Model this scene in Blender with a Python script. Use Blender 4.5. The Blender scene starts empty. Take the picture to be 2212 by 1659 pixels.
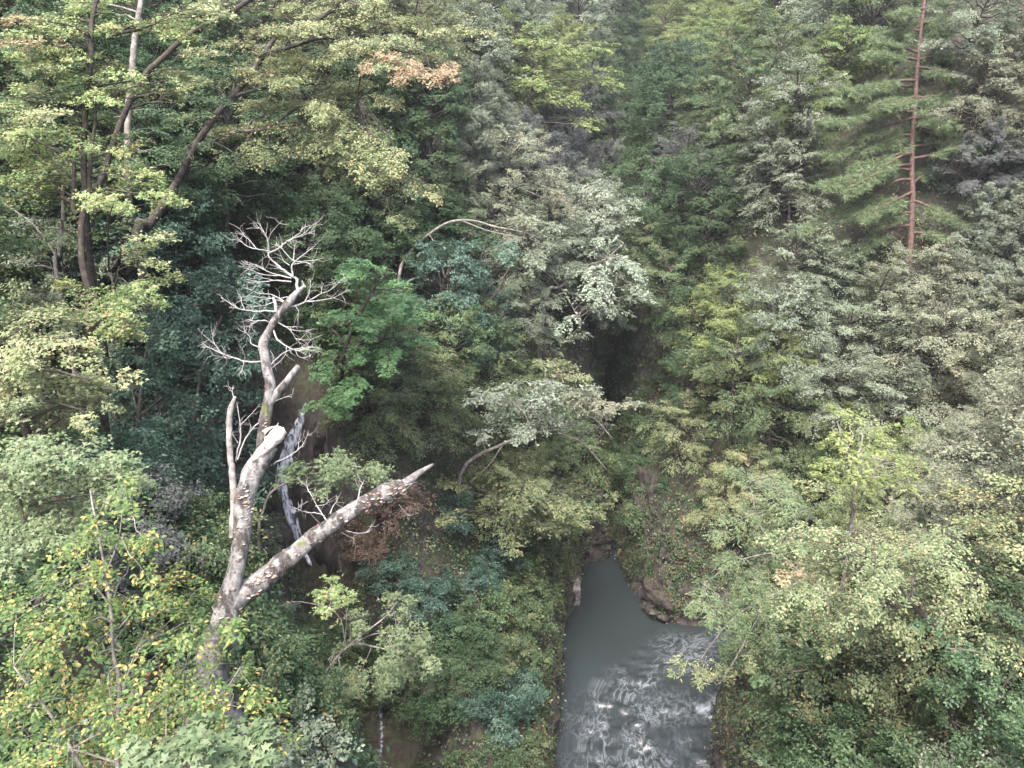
import bpy, math, numpy as np
from mathutils import Vector
R = math.radians
sc = bpy.context.scene
col = sc.collection
# ------------------------------------------------------------------ camera, sky, sun, exposure
CZ, PITCH, FPX = 40.0, R(28.0), 1703.0           # camera height over the water, tilt down, focal length in px of a 2212 px wide picture
cam = bpy.data.cameras.new('camera'); camo = bpy.data.objects.new('camera', cam); col.objects.link(camo)
camo.location = (0, 0, CZ); camo.rotation_euler = (R(90) - PITCH, 0, 0)
cam.sensor_width = 36.0; cam.lens = 36.0 * FPX / 2212.0; cam.clip_start = 0.1; cam.clip_end = 2000
sc.camera = camo
SUN_EL, SUN_AZ = 69.0, 204.0                      # azimuth clockwise from +Y: behind the camera, to its left
w = bpy.data.worlds.new('World'); sc.world = w; w.use_nodes = True
nt = w.node_tree; bg = nt.nodes['Background']
sky = nt.nodes.new('ShaderNodeTexSky'); sky.sky_type = 'NISHITA'; sky.sun_disc = False
sky.sun_elevation = R(SUN_EL); sky.sun_rotation = R(SUN_AZ); sky.dust_density = 6.0; sky.air_density = 1.0; sky.ozone_density = 1.0
nt.links.new(sky.outputs[0], bg.inputs[0]); bg.inputs[1].default_value = 0.15
sl = bpy.data.lights.new('sun', 'SUN'); slo = bpy.data.objects.new('sun', sl); col.objects.link(slo)
sl.energy = 2.0; sl.angle = R(18); sl.color = (1.0, 0.975, 0.94)
sd = Vector((math.sin(R(SUN_AZ)) * math.cos(R(SUN_EL)), math.cos(R(SUN_AZ)) * math.cos(R(SUN_EL)), math.sin(R(SUN_EL))))
slo.rotation_euler = sd.to_track_quat('Z', 'Y').to_euler()
vs = sc.view_settings; vs.view_transform = 'Standard'; vs.look = 'None'; vs.gamma = 1.0; vs.exposure = 2.2
cy = sc.cycles; cy.use_denoising = True; cy.use_adaptive_sampling = True; cy.adaptive_threshold = .015; cy.max_bounces = 7; cy.diffuse_bounces = 4; cy.glossy_bounces = 2
cy.transmission_bounces = 4; cy.transparent_max_bounces = 4; cy.sample_clamp_indirect = 6.0
try: cy.denoising_prefilter = 'ACCURATE'
except Exception: pass

# ------------------------------------------------------------------ helpers
def ray(u, v):
    x = (u - 1106) / FPX; y = -(v - 829.5) / FPX
    return np.array([x, math.cos(PITCH) + y * math.sin(PITCH), -math.sin(PITCH) + y * math.cos(PITCH)])
CAM = np.array([0, 0, CZ])
def at(u, v, depth): return CAM + ray(u, v) * depth
def project(p):
    q = np.asarray(p, float) - CAM
    d = q[..., 1] * math.cos(PITCH) - q[..., 2] * math.sin(PITCH)
    yy = q[..., 1] * math.sin(PITCH) + q[..., 2] * math.cos(PITCH)
    d2 = np.where(np.abs(d) < .01, .01, d)
    return 1106 + FPX * q[..., 0] / d2, 829.5 - FPX * yy / d2, d
def unit(a):
    a = np.asarray(a, float); return a / np.maximum(np.linalg.norm(a, axis=-1, keepdims=True), 1e-9)
def sstep(a, b, x):
    t = np.clip((x - a) / (b - a), 0, 1); return t * t * (3 - 2 * t)
_h = np.random.default_rng(5).random((64, 64, 64))
def vnoise(x, y, z=0.0):
    x, y, z = np.broadcast_arrays(np.asarray(x, float), y, z)
    i, j, k = np.floor(x).astype(int), np.floor(y).astype(int), np.floor(z).astype(int)
    fx, fy, fz = x - i, y - j, z - k
    fx, fy, fz = [f * f * (3 - 2 * f) for f in (fx, fy, fz)]
    r = 0
    for a in (0, 1):
        for b in (0, 1):
            for c in (0, 1):
                r = r + _h[(i + a) & 63, (j + b) & 63, (k + c) & 63] * (fx if a else 1 - fx) * (fy if b else 1 - fy) * (fz if c else 1 - fz)
    return r
def fbm(x, y, z=0.0, o=4):
    r, a, s = 0, .5, 1
    for q in range(o): r = r + a * (vnoise(x * s + 7.3 * q, y * s + 3.1 * q, z * s) - .5); a *= .5; s *= 2.03
    return r
def mesh_np(name, V, tris, attr=None, smooth=False):
    V = np.asarray(V, np.float32); tris = np.asarray(tris, np.int32); n = tris.shape[1]
    m = bpy.data.meshes.new(name)
    m.vertices.add(len(V)); m.vertices.foreach_set('co', V.ravel())
    m.loops.add(tris.size); m.loops.foreach_set('vertex_index', tris.ravel())
    m.polygons.add(len(tris)); m.polygons.foreach_set('loop_start', np.arange(0, tris.size, n, dtype=np.int32))
    try: m.polygons.foreach_set('loop_total', np.full(len(tris), n, np.int32))
    except Exception: pass
    if smooth: m.polygons.foreach_set('use_smooth', np.ones(len(tris), bool))
    for k, a in (attr or {}).items():
        at_ = m.attributes.new(k, 'FLOAT', 'POINT'); at_.data.foreach_set('value', np.asarray(a, np.float32))
    m.update(calc_edges=True); m.validate()
    return m
def link(name, mesh, mat=None, parent=None):
    o = bpy.data.objects.new(name, mesh); col.objects.link(o)
    if parent: o.parent = parent
    if mat is not None and mesh is not None:
        if len(mesh.materials) == 0: mesh.materials.append(mat)
        elif mesh.materials[0] != mat:
            o.material_slots[0].link = 'OBJECT'; o.material_slots[0].material = mat
    return o
def tag(o, label=None, cat=None, group=None, kind=None):
    if label: o['label'] = label
    if cat: o['category'] = cat
    if group: o['group'] = group
    if kind: o['kind'] = kind
    return o
class Tubes:
    """collects tapered tubes; quads"""
    def __init__(s): s.V = []; s.Q = []; s.n = 0
    def add(s, P, rad, sides=6, rough=0.0, freq=3.0, cap=True):
        P = np.asarray(P, float); rad = np.broadcast_to(np.asarray(rad, float), (len(P),))
        T = unit(np.gradient(P, axis=0)); a = np.array([0, 0, 1.0]) if abs(T[0, 2]) < .9 else np.array([1.0, 0, 0])
        N = np.cross(T[0], a); N /= np.linalg.norm(N); th = np.arange(sides) * 2 * math.pi / sides
        for i in range(len(P)):
            N = N - T[i] * N.dot(T[i]); N = N / max(np.linalg.norm(N), 1e-9); B = np.cross(T[i], N)
            rr = np.full(sides, rad[i])
            if rough:
                q = P[i] + rr[:, None] * (np.cos(th)[:, None] * N + np.sin(th)[:, None] * B)
                rr = rr * (1 + rough * 2.4 * fbm(q[:, 0] * freq, q[:, 1] * freq, q[:, 2] * freq * .55, 4))
            s.V.append(P[i] + rr[:, None] * (np.cos(th)[:, None] * N + np.sin(th)[:, None] * B))
        b = s.n
        for i in range(len(P) - 1):
            for k in range(sides):
                k2 = (k + 1) % sides
                s.Q.append((b + i * sides + k, b + i * sides + k2, b + (i + 1) * sides + k2, b + (i + 1) * sides + k))
        s.n += len(P) * sides
        if cap:
            s.V.append(P[-1:] + T[-1] * rad[-1] * .5); c = s.n; s.n += 1; e = b + (len(P) - 1) * sides
            for k in range(sides): s.Q.append((e + k, e + (k + 1) % sides, c, c))
    def mesh(s, name, smooth=True):
        V = np.concatenate(s.V); Q = np.asarray(s.Q)
        tri = np.concatenate([Q[:, :3], Q[:, [0, 2, 3]]]); tri = tri[(tri[:, 1] != tri[:, 2]) & (tri[:, 0] != tri[:, 2])]
        return mesh_np(name, V, tri, smooth=smooth)
def spline(P, n):
    """Catmull-Rom resample"""
    P = np.asarray(P, float)
    if len(P) == 2: return P[0] + (P[1] - P[0]) * np.linspace(0, 1, n)[:, None]
    Q = np.vstack([2 * P[0] - P[1], P, 2 * P[-1] - P[-2]]); t = np.linspace(0, len(P) - 1 - 1e-6, n); i = t.astype(int); f = (t - i)[:, None]
    a, b, c, d = Q[i], Q[i + 1], Q[i + 2], Q[i + 3]
    return .5 * (2 * b + (c - a) * f + (2 * a - 5 * b + 4 * c - d) * f ** 2 + (3 * b - a - 3 * c + d) * f ** 3)

# ------------------------------------------------------------------ materials
def newmat(name):
    m = bpy.data.materials.new(name); m.use_nodes = True; t = m.node_tree; t.nodes.clear()
    out = t.nodes.new('ShaderNodeOutputMaterial'); return m, t, out
def N(t, typ, **k):
    n = t.nodes.new(typ)
    for a, b in k.items(): setattr(n, a, b)
    return n
def ramp(t, stops, fac=None, interp='LINEAR'):
    r = t.nodes.new('ShaderNodeValToRGB'); r.color_ramp.interpolation = interp
    e = r.color_ramp.elements
    while len(e) < len(stops): e.new(.5)
    for x, (p, c) in zip(e, stops): x.position = p; x.color = (*c, 1)
    if fac is not None: t.links.new(fac, r.inputs[0])
    return r
DESAT = .12; WARM = (.9, .985, 1.16)
def leaf_mat(name, stops, rough=.55, trans=.36, spec=.3, var=.17):
    m, t, out = newmat(name); L = t.links.new
    a = N(t, 'ShaderNodeAttribute', attribute_name='rnd')
    stops = [(p_, tuple(q_ * (k_ * (1 - DESAT) + DESAT * (.25 * c_[0] + .65 * c_[1] + .1 * c_[2])) for k_, q_ in zip(c_, WARM))) for p_, c_ in stops]
    r = ramp(t, stops, a.outputs['Fac'])
    oi = N(t, 'ShaderNodeObjectInfo')
    hs = N(t, 'ShaderNodeHueSaturation')
    mr = N(t, 'ShaderNodeMapRange'); L(oi.outputs['Random'], mr.inputs[0]); mr.inputs[3].default_value = 1 - var; mr.inputs[4].default_value = 1 + var
    mh = N(t, 'ShaderNodeMapRange'); m2 = N(t, 'ShaderNodeMath', operation='FRACT'); m3 = N(t, 'ShaderNodeMath', operation='MULTIPLY')
    L(oi.outputs['Random'], m3.inputs[0]); m3.inputs[1].default_value = 7.31; L(m3.outputs[0], m2.inputs[0]); L(m2.outputs[0], mh.inputs[0])
    mh.inputs[3].default_value = .485; mh.inputs[4].default_value = .515
    L(mr.outputs[0], hs.inputs['Value']); L(mh.outputs[0], hs.inputs['Hue']); L(r.outputs[0], hs.inputs['Color'])
    p = N(t, 'ShaderNodeBsdfPrincipled'); L(hs.outputs[0], p.inputs['Base Color']); p.inputs['Roughness'].default_value = rough
    p.inputs['Specular IOR Level'].default_value = spec
    tr = N(t, 'ShaderNodeBsdfTranslucent'); L(hs.outputs[0], tr.inputs['Color'])
    mx = N(t, 'ShaderNodeMixShader'); mx.inputs[0].default_value = trans
    L(p.outputs[0], mx.inputs[1]); L(tr.outputs[0], mx.inputs[2]); L(mx.outputs[0], out.inputs[0])
    return m
def S(*cs): # evenly used stops; last colour rare
    n = len(cs); pos = {2: (.2, .8), 3: (.1, .55, .95), 4: (.08, .45, .75, .97)}[n]
    return list(zip(pos, cs))
LEAF = dict(
    maple_yel=leaf_mat('leaf_maple_yellowgreen', S((.17, .235, .055), (.27, .33, .09), (.37, .36, .125), (.46, .29, .1))),
    maple_pale=leaf_mat('leaf_maple_pale', S((.17, .205, .062), (.28, .29, .105), (.38, .335, .145), (.44, .3, .12))),
    maple_green=leaf_mat('leaf_maple_green', S((.085, .165, .045), (.14, .25, .07), (.21, .3, .1))),
    maple_soft=leaf_mat('leaf_maple_soft', S((.09, .13, .045), (.15, .19, .07), (.21, .22, .09))),
    cherry_fg=leaf_mat('leaf_cherry_yellow', [(.03, (.07, .115, .02)), (.45, (.12, .165, .03)), (.72, (.19, .205, .04)), (.82, (.38, .26, .05)), (.98, (.45, .22, .06))]),
    cherry_olive=leaf_mat('leaf_cherry_olive', S((.11, .145, .048), (.19, .215, .075), (.28, .265, .1), (.4, .28, .1))),
    cherry_tan=leaf_mat('leaf_cherry_tan', S((.12, .155, .052), (.195, .22, .078), (.275, .26, .105), (.38, .27, .11))),
    orange=leaf_mat('leaf_orange', S((.27, .22, .09), (.4, .28, .13), (.45, .24, .11))),
    blue=leaf_mat('leaf_bluegreen', S((.03, .065, .035), (.05, .098, .05), (.085, .135, .07)), rough=.48, trans=.24, spec=.4),
    dark=leaf_mat('leaf_darkgreen', S((.03, .056, .019), (.055, .09, .03), (.09, .12, .04)), rough=.55, trans=.28, spec=.2),
    leafy=leaf_mat('leaf_deepgreen', S((.04, .078, .024), (.065, .115, .038), (.11, .155, .055)), rough=.42, trans=.3),
    mid=leaf_mat('leaf_midgreen', S((.05, .088, .028), (.085, .135, .042), (.14, .175, .06), (.3, .2, .06))),
    grey=leaf_mat('leaf_greygreen', S((.115, .14, .068), (.175, .2, .098), (.245, .255, .14)), rough=.45, trans=.28, spec=.55),
    silver=leaf_mat('leaf_silver', S((.12, .14, .075), (.19, .21, .115), (.28, .285, .16)), rough=.42, trans=.3, spec=.6),
    tan=leaf_mat('leaf_tangreen', S((.14, .155, .075), (.215, .22, .11), (.3, .27, .15), (.36, .28, .14))),
    yell=leaf_mat('leaf_yellow', S((.115, .165, .035), (.19, .225, .052), (.27, .26, .07))),
    brown=leaf_mat('leaf_brown', S((.10, .07, .045), (.16, .10, .065), (.2, .14, .08), (.34, .19, .05))),
    purple=leaf_mat('leaf_purplegrey', S((.07, .075, .055), (.11, .11, .085), (.15, .135, .11))),
    pine=leaf_mat('leaf_pine', S((.09, .13, .045), (.14, .185, .068), (.19, .23, .09)), trans=.3),
)
def bark(name, c1, c2, c3, scale=6.0, lich=.55, moss=None):
    m, t, out = newmat(name); L = t.links.new
    tc = N(t, 'ShaderNodeTexCoord'); n1 = N(t, 'ShaderNodeTexNoise'); n1.inputs['Scale'].default_value = scale; n1.inputs['Detail'].default_value = 8
    L(tc.outputs['Object'], n1.inputs['Vector']); r = ramp(t, [(.3, c1), (.55, c2), (.72, c3)], n1.outputs[0])
    n2 = N(t, 'ShaderNodeTexNoise'); n2.inputs['Scale'].default_value = scale * .45; n2.inputs['Detail'].default_value = 5; L(tc.outputs['Object'], n2.inputs['Vector'])
    r2 = ramp(t, [(lich, (0, 0, 0)), (lich + .08, (1, 1, 1))], n2.outputs[0])
    mx = N(t, 'ShaderNodeMixRGB'); L(r2.outputs[0], mx.inputs[0]); L(r.outputs[0], mx.inputs[1]); mx.inputs[2].default_value = (*(moss or c3), 1)
    p = N(t, 'ShaderNodeBsdfPrincipled'); L(mx.outputs[0], p.inputs['Base Color']); p.inputs['Roughness'].default_value = .85
    b = N(t, 'ShaderNodeBump'); b.inputs['Strength'].default_value = .7; b.inputs['Distance'].default_value = .03
    n3 = N(t, 'ShaderNodeTexNoise'); n3.inputs['Scale'].default_value = scale * 4; n3.inputs['Detail'].default_value = 6; L(tc.outputs['Object'], n3.inputs['Vector'])
    L(n3.outputs[0], b.inputs['Height']); L(b.outputs[0], p.inputs['Normal']); L(p.outputs[0], out.inputs[0])
    return m
BARK = bark('bark_grey_brown', (.018, .013, .011), (.042, .033, .028), (.085, .072, .062), 5)
BARK_PALE = bark('bark_pale_grey', (.08, .068, .06), (.145, .13, .115), (.24, .215, .195), 6)
BARK_MAPLE = bark('bark_maple', (.018, .012, .01), (.037, .027, .022), (.085, .072, .06), 7, .56, (.04, .045, .018))
BARK_PINE = bark('bark_red_pine', (.034, .021, .017), (.068, .038, .03), (.105, .068, .057), 5, .62)
TWIG = bark('bleached_twig', (.19, .175, .165), (.27, .255, .245), (.35, .335, .325), 14)
TWIG_GREY = bark('grey_twig', (.1, .085, .078), (.18, .16, .148), (.27, .245, .23), 10)

# ------------------------------------------------------------------ terrain
WPOLY = np.array([(1, -10), (1.3, 14), (1.5, 22), (1.9, 29.1), (2.7, 32.1), (2.7, 34.9), (3.0, 37.9), (3.5, 40.4), (4.4, 42.2), (5.1, 46.4), (7.2, 47.0),
    (7.7, 53), (7.9, 60), (8.0, 68), (8.4, 82), (13.5, 108), (20.5, 145), (29.5, 211), (31, 300), (34, 300), (33, 211), (24, 145), (17, 108), (11.4, 82), (10.0, 68),
    (9.5, 60), (9.1, 53), (8.3, 47.2), (8.5, 45.6), (9.2, 42.2), (9.6, 40.9), (11.9, 40.2), (15.7, 40.0), (19.5, 41), (21, 40), (18.5, 37.2), (14.6, 36),
    (12.4, 33.1), (11.3, 29.1), (10, 24), (8, 18), (7, -10)])
def river_sd(x, y):
    x = np.asarray(x, float); y = np.asarray(y, float); best = np.full(x.shape, 1e9); ins = np.zeros(x.shape, bool)
    A = WPOLY; B = np.roll(WPOLY, -1, 0)
    for a, b in zip(A, B):
        e = b - a; t = np.clip(((x - a[0]) * e[0] + (y - a[1]) * e[1]) / (e @ e), 0, 1)
        best = np.minimum(best, np.hypot(x - a[0] - t * e[0], y - a[1] - t * e[1]))
        c = (a[1] > y) != (b[1] > y)
        with np.errstate(divide='ignore', invalid='ignore'): c &= x < (b[0] - a[0]) * (y - a[1]) / (b[1] - a[1] if b[1] != a[1] else 1e-9) + a[0]
        ins ^= c
    return np.where(ins, -best, best)
GUL = np.array([(-17, 52, 25), (-13.5, 43, 22), (-10.7, 36.6, 20.2), (-11.4, 34.6, 9.6), (-9.5, 31, 8), (-6.6, 27, 5.0), (-3, 22, 2.5), (1, 18, 0)], float)
def gully(x, y):
    best = np.full(x.shape, 1e9); fl = np.zeros(x.shape)
    for a, b in zip(GUL[:-1], GUL[1:]):
        e = b - a; t = np.clip(((x - a[0]) * e[0] + (y - a[1]) * e[1]) / (e[0] ** 2 + e[1] ** 2), 0, 1)
        d = np.hypot(x - a[0] - t * e[0], y - a[1] - t * e[1]); c = d < best
        best = np.where(c, d, best); fl = np.where(c, a[2] + t * e[2], fl)
    return best, fl
def height(x, y):
    x = np.asarray(x, float); y = np.asarray(y, float)
    wob = fbm(x * .35, y * .35, 1.5) * 1.3
    sd_ = river_sd(x, y); d = np.maximum(sd_ + np.where(sd_ > .3, wob * sstep(.3, 2, sd_), 0), 0)
    xc = np.interp(y, [0, 30, 47, 68, 82, 108, 145, 211, 300], [6, 6.5, 7.3, 9, 9.9, 15, 22, 31, 33])
    left = x < xc
    near = 1 - sstep(13, 25, y)
    Lf = np.interp(d, [0, .9, 3, 8, 14, 20, 30, 50, 80, 140], [0, 5, 8, 13.5, 21, 28, 38, 56, 76, 95])
    Ln = np.interp(d, [0, 1, 4, 7, 14, 30, 60, 140], [0, 12, 22, 26.5, 33, 46, 66, 95])
    Rf = np.interp(d, [0, .9, 3, 6, 10, 20, 40, 80, 140], [0, 5, 8, 12, 16, 24, 40, 66, 90])
    Rn = np.interp(d, [0, 1, 3, 6, 10, 20, 40, 80, 140], [0, 8, 14, 19, 23, 31, 45, 68, 90])
    prof = np.where(left, Lf + (Ln - Lf) * near, Rf + (Rn - Rf) * (1 - sstep(20, 32, y)))
    prof = prof + 7 * sstep(0, 1.4, d) * sstep(52, 62, y) * (1 - sstep(92, 120, y))
    floor = np.interp(y, [0, 47, 53, 82, 108, 145, 211, 240, 300], [0, 0, .6, 3, 7, 12, 25, 45, 80])
    h = floor + prof
    gd, gf = gully(x, y)
    h = np.minimum(h, gf + np.maximum(gd - .8, 0) * 2.3 + np.maximum(gd - 3.5, 0) * 2.0)
    amp = sstep(.2, 3, d)
    h = h + fbm(x * .16, y * .16, 4.2) * 3.2 * amp * sstep(0, 2, gd - .5) + fbm(x * .9, y * .9, h * .9) * .9 * sstep(0, .5, d) * sstep(0.2, 1.2, gd)
    return np.where(sd_ < 0, np.where(y < 48, -1.5, floor - .2), h)
def axis(a, b, dense0, dense1, st, gr):
    c = list(np.arange(dense0, dense1 + 1e-6, st)); s = st; q = dense1
    while q < b: s *= gr; q += s; c.append(q)
    s = st; q = dense0; l = []
    while q > a: s *= gr; q -= s; l.append(q)
    return np.array(l[::-1] + c)
GX = axis(-150, 170, -16, 24, .3, 1.07); GY = axis(-12, 300, 8, 52, .3, 1.06)
XX, YY = np.meshgrid(GX, GY); ZZ = height(XX, YY)
def ground(x, y):
    x = np.clip(np.asarray(x, float), GX[0] + .01, GX[-1] - .01); y = np.clip(np.asarray(y, float), GY[0] + .01, GY[-1] - .01)
    i = np.searchsorted(GX, x) - 1; j = np.searchsorted(GY, y) - 1
    fx = (x - GX[i]) / (GX[i + 1] - GX[i]); fy = (y - GY[j]) / (GY[j + 1] - GY[j])
    return (ZZ[j, i] * (1 - fx) + ZZ[j, i + 1] * fx) * (1 - fy) + (ZZ[j + 1, i] * (1 - fx) + ZZ[j + 1, i + 1] * fx) * fy
def hit(u, v, off=0.0, t0=4.0):
    d = ray(u, v); t = np.concatenate([np.arange(t0, 60, .1), np.arange(60, 290, .4)])
    P = CAM + t[:, None] * d; g = P[:, 2] - ground(P[:, 0], P[:, 1]) - off
    k = np.argmax(g < 0)
    return (P[k], t[k]) if g[k] < 0 else (None, None)
def rock_mat(name, moss=.5, wet=False):
    m, t, out = newmat(name); L = t.links.new
    tc = N(t, 'ShaderNodeTexCoord'); g = N(t, 'ShaderNodeNewGeometry')
    n1 = N(t, 'ShaderNodeTexNoise'); n1.inputs['Scale'].default_value = 1.6; n1.inputs['Detail'].default_value = 10; n1.inputs['Roughness'].default_value = .65
    mp = N(t, 'ShaderNodeMapping'); mp.inputs['Scale'].default_value = (1, 1, .45); L(tc.outputs['Object'], mp.inputs[0]); L(mp.outputs[0], n1.inputs['Vector'])
    rk = ramp(t, [(.3, (.016, .013, .012)), (.48, (.04, .032, .029)), (.6, (.068, .057, .052)), (.75, (.13, .115, .108))], n1.outputs[0])
    n2 = N(t, 'ShaderNodeTexNoise'); n2.inputs['Scale'].default_value = 3.3; n2.inputs['Detail'].default_value = 9; n2.inputs['Roughness'].default_value = .7; L(tc.outputs['Object'], n2.inputs['Vector'])
    so = ramp(t, [(.35, (.016, .012, .009)), (.5, (.034, .026, .018)), (.56, (.032, .04, .015)), (.7, (.035, .055, .018))], n2.outputs[0])
    sx = N(t, 'ShaderNodeSeparateXYZ'); L(g.outputs['Normal'], sx.inputs[0])
    ad = N(t, 'ShaderNodeMath', operation='MULTIPLY_ADD'); L(n2.outputs[0], ad.inputs[0]); ad.inputs[1].default_value = 1.1; ad.inputs[2].default_value = -.55 + (moss - .5)
    ad2 = N(t, 'ShaderNodeMath', operation='ADD'); L(ad.outputs[0], ad2.inputs[0]); L(sx.outputs[2], ad2.inputs[1])
    mk = ramp(t, [(.33, (0, 0, 0)), (.58, (1, 1, 1))], ad2.outputs[0])
    mx = N(t, 'ShaderNodeMixRGB'); L(mk.outputs[0], mx.inputs[0]); L(rk.outputs[0], mx.inputs[1]); L(so.outputs[0], mx.inputs[2])
    p = N(t, 'ShaderNodeBsdfPrincipled'); L(mx.outputs[0], p.inputs['Base Color']); p.inputs['Roughness'].default_value = .35 if wet else .85
    b = N(t, 'ShaderNodeBump'); b.inputs['Strength'].default_value = .9; b.inputs['Distance'].default_value = .18
    vo = N(t, 'ShaderNodeTexVoronoi', feature='DISTANCE_TO_EDGE'); vo.inputs['Scale'].default_value = 1.9; L(mp.outputs[0], vo.inputs['Vector'])
    mm = N(t, 'ShaderNodeMath', operation='MULTIPLY_ADD'); L(n1.outputs[0], mm.inputs[0]); mm.inputs[1].default_value = 1.6; L(vo.outputs['Distance'], mm.inputs[2])
    L(mm.outputs[0], b.inputs['Height']); L(b.outputs[0], p.inputs['Normal']); L(p.outputs[0], out.inputs[0])
    return m
ROCK = rock_mat('gorge_rock_and_soil'); WETROCK = rock_mat('wet_dark_rock', .1, True); BAREROCK = rock_mat('bare_rock', .38)
ny, nx = XX.shape; idx = np.arange(ny * nx).reshape(ny, nx)
quads = np.stack([idx[:-1, :-1], idx[:-1, 1:], idx[1:, 1:], idx[1:, :-1]], -1).reshape(-1, 4)
tag(link('hillside_terrain', mesh_np('hillside_terrain', np.stack([XX, YY, ZZ], -1).reshape(-1, 3), quads, smooth=True), ROCK), kind='structure')

# ------------------------------------------------------------------ river
def water_mat():
    m, t, out = newmat('river_water'); L = t.links.new
    tc = N(t, 'ShaderNodeTexCoord'); A = lambda n_: N(t, 'ShaderNodeAttribute', attribute_name=n_).outputs['Fac']
    fo = A('rapid'); cb = N(t, 'ShaderNodeCombineXYZ')
    def sc_(o_, k):
        q = N(t, 'ShaderNodeMath', operation='MULTIPLY'); L(o_, q.inputs[0]); q.inputs[1].default_value = k; return q.outputs[0]
    L(sc_(A('fs'), .62), cb.inputs[0]); L(A('ft'), cb.inputs[1])
    def noise(scale, det, dis, rough=.6):
        q = N(t, 'ShaderNodeTexNoise'); q.inputs['Scale'].default_value = scale; q.inputs['Detail'].default_value = det; q.inputs['Distortion'].default_value = dis; q.inputs['Roughness'].default_value = rough; L(cb.outputs[0], q.inputs['Vector']); return q.outputs[0]
    wv = noise(1.5, 6, 1.0); crest = noise(2.0, 7, .6, .6); big = noise(.35, 3, .8)
    rd = N(t, 'ShaderNodeMath', operation='SUBTRACT'); L(crest, rd.inputs[0]); rd.inputs[1].default_value = .5
    ab = N(t, 'ShaderNodeMath', operation='ABSOLUTE'); L(rd.outputs[0], ab.inputs[0])
    line = ramp(t, [(0, (.42, .42, .42)), (.01, (.2, .2, .2)), (.035, (.075, .075, .075)), (.08, (0, 0, 0))], ab.outputs[0]).outputs[0]
    ptc = ramp(t, [(.42, (.08, .08, .08)), (.6, (1, 1, 1))], big).outputs[0]
    veil = ramp(t, [(.44, (0, 0, 0)), (.78, (.09, .09, .09))], wv).outputs[0]
    def mul(a_, b_):
        q = N(t, 'ShaderNodeMath', operation='MULTIPLY'); L(a_, q.inputs[0]); L(b_, q.inputs[1]); return q.outputs[0]
    def add(a_, b_):
        q = N(t, 'ShaderNodeMath', operation='ADD', use_clamp=True); L(a_, q.inputs[0]); L(b_, q.inputs[1]); return q.outputs[0]
    fm = ramp(t, [(.38, (0, 0, 0)), (.6, (1, 1, 1))], wv).outputs[0]
    sm = add(mul(mul(add(line, veil), fo), ptc), mul(A('foam'), fm))
    mx = N(t, 'ShaderNodeMixRGB'); L(sm, mx.inputs[0]); mx.inputs[1].default_value = (.019, .024, .025, 1); mx.inputs[2].default_value = (.34, .375, .42, 1)
    p = N(t, 'ShaderNodeBsdfPrincipled'); L(mx.outputs[0], p.inputs['Base Color']); p.inputs['IOR'].default_value = 1.33
    rr = N(t, 'ShaderNodeMapRange'); L(sm, rr.inputs[0]); rr.inputs[3].default_value = .05; rr.inputs[4].default_value = .5; L(rr.outputs[0], p.inputs['Roughness'])
    b = N(t, 'ShaderNodeBump'); b.inputs['Distance'].default_value = .22
    bs = N(t, 'ShaderNodeMapRange'); L(fo, bs.inputs[0]); bs.inputs[3].default_value = .06; bs.inputs[4].default_value = .4; L(bs.outputs[0], b.inputs['Strength'])
    L(crest, b.inputs['Height']); L(b.outputs[0], p.inputs['Normal']); L(p.outputs[0], out.inputs[0])
    return m
wx = np.arange(-1, 36, .14); wy = np.arange(14, 50, .14); WX, WY = np.meshgrid(wx, wy)
# the current comes in from the side arm, swings towards the camera and speeds up downstream
def curve_d(x, y, P):
    best = np.full(x.shape, 1e9)
    for a, b in zip(P[:-1], P[1:]):
        a = np.array(a); b = np.array(b); e = b - a; t = np.clip(((x - a[0]) * e[0] + (y - a[1]) * e[1]) / (e @ e), 0, 1)
        best = np.minimum(best, np.hypot(x - a[0] - t * e[0], y - a[1] - t * e[1]))
    return best
wd = fbm(WX * .5, WY * .5, 8.1) * 3.5
rapid = np.clip(sstep(37.5, 31, WY + wd * .9 + (WX - 8) * -.35) * sstep(2.2, 4.6, WX + wd * .6 + (WY - 29) * .02) + .75 * sstep(2.2, .5, curve_d(WX, WY, [(20, 39), (12.5, 38), (9.5, 37.2), (7, 34.5), (6, 32)]) + wd * .5), 0, 1)
rapid = rapid * (1 - .8 * sstep(1.0, .1, curve_d(WX, WY, [(9.8, 29.5), (8.6, 31.2), (11, 31.8)]) + wd * .25)) * (1 - .7 * sstep(1.3, .2, curve_d(WX, WY, [(10, 35.2), (13, 34.8)]) + wd * .3))
foam = np.clip(sstep(.4, .05, curve_d(WX, WY, [(13.2, 34.2), (12.0, 33.1), (11.4, 33.0)]) + wd * .2) * .5 , 0, 1)
WZ = rapid * (fbm(WX * 1.1 + WY * .5, WY * 1.9, 2.2) * .55 + fbm(WX * 2.4, WY * 3.5, 5) * .2) + foam * .12
FP = np.array([(26, 40.5), (18, 39), (13, 37.8), (10, 36.2), (8.2, 33.5), (7.2, 30), (6.6, 24), (6, 10)], float)
FS = np.zeros(WX.shape); FT = np.zeros(WX.shape); fb = np.full(WX.shape, 1e9); acc = 0.0          # along and across the current
for a_, b_ in zip(FP[:-1], FP[1:]):
    e_ = b_ - a_; l_ = np.linalg.norm(e_); t_ = np.clip(((WX - a_[0]) * e_[0] + (WY - a_[1]) * e_[1]) / l_ ** 2, 0, 1); dx, dy = WX - a_[0] - t_ * e_[0], WY - a_[1] - t_ * e_[1]
    d_ = np.hypot(dx, dy); c_ = d_ < fb; fb = np.where(c_, d_, fb); FS = np.where(c_, acc + t_ * l_, FS); FT = np.where(c_, d_ * np.sign(e_[0] * dy - e_[1] * dx), FT); acc += l_
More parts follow.
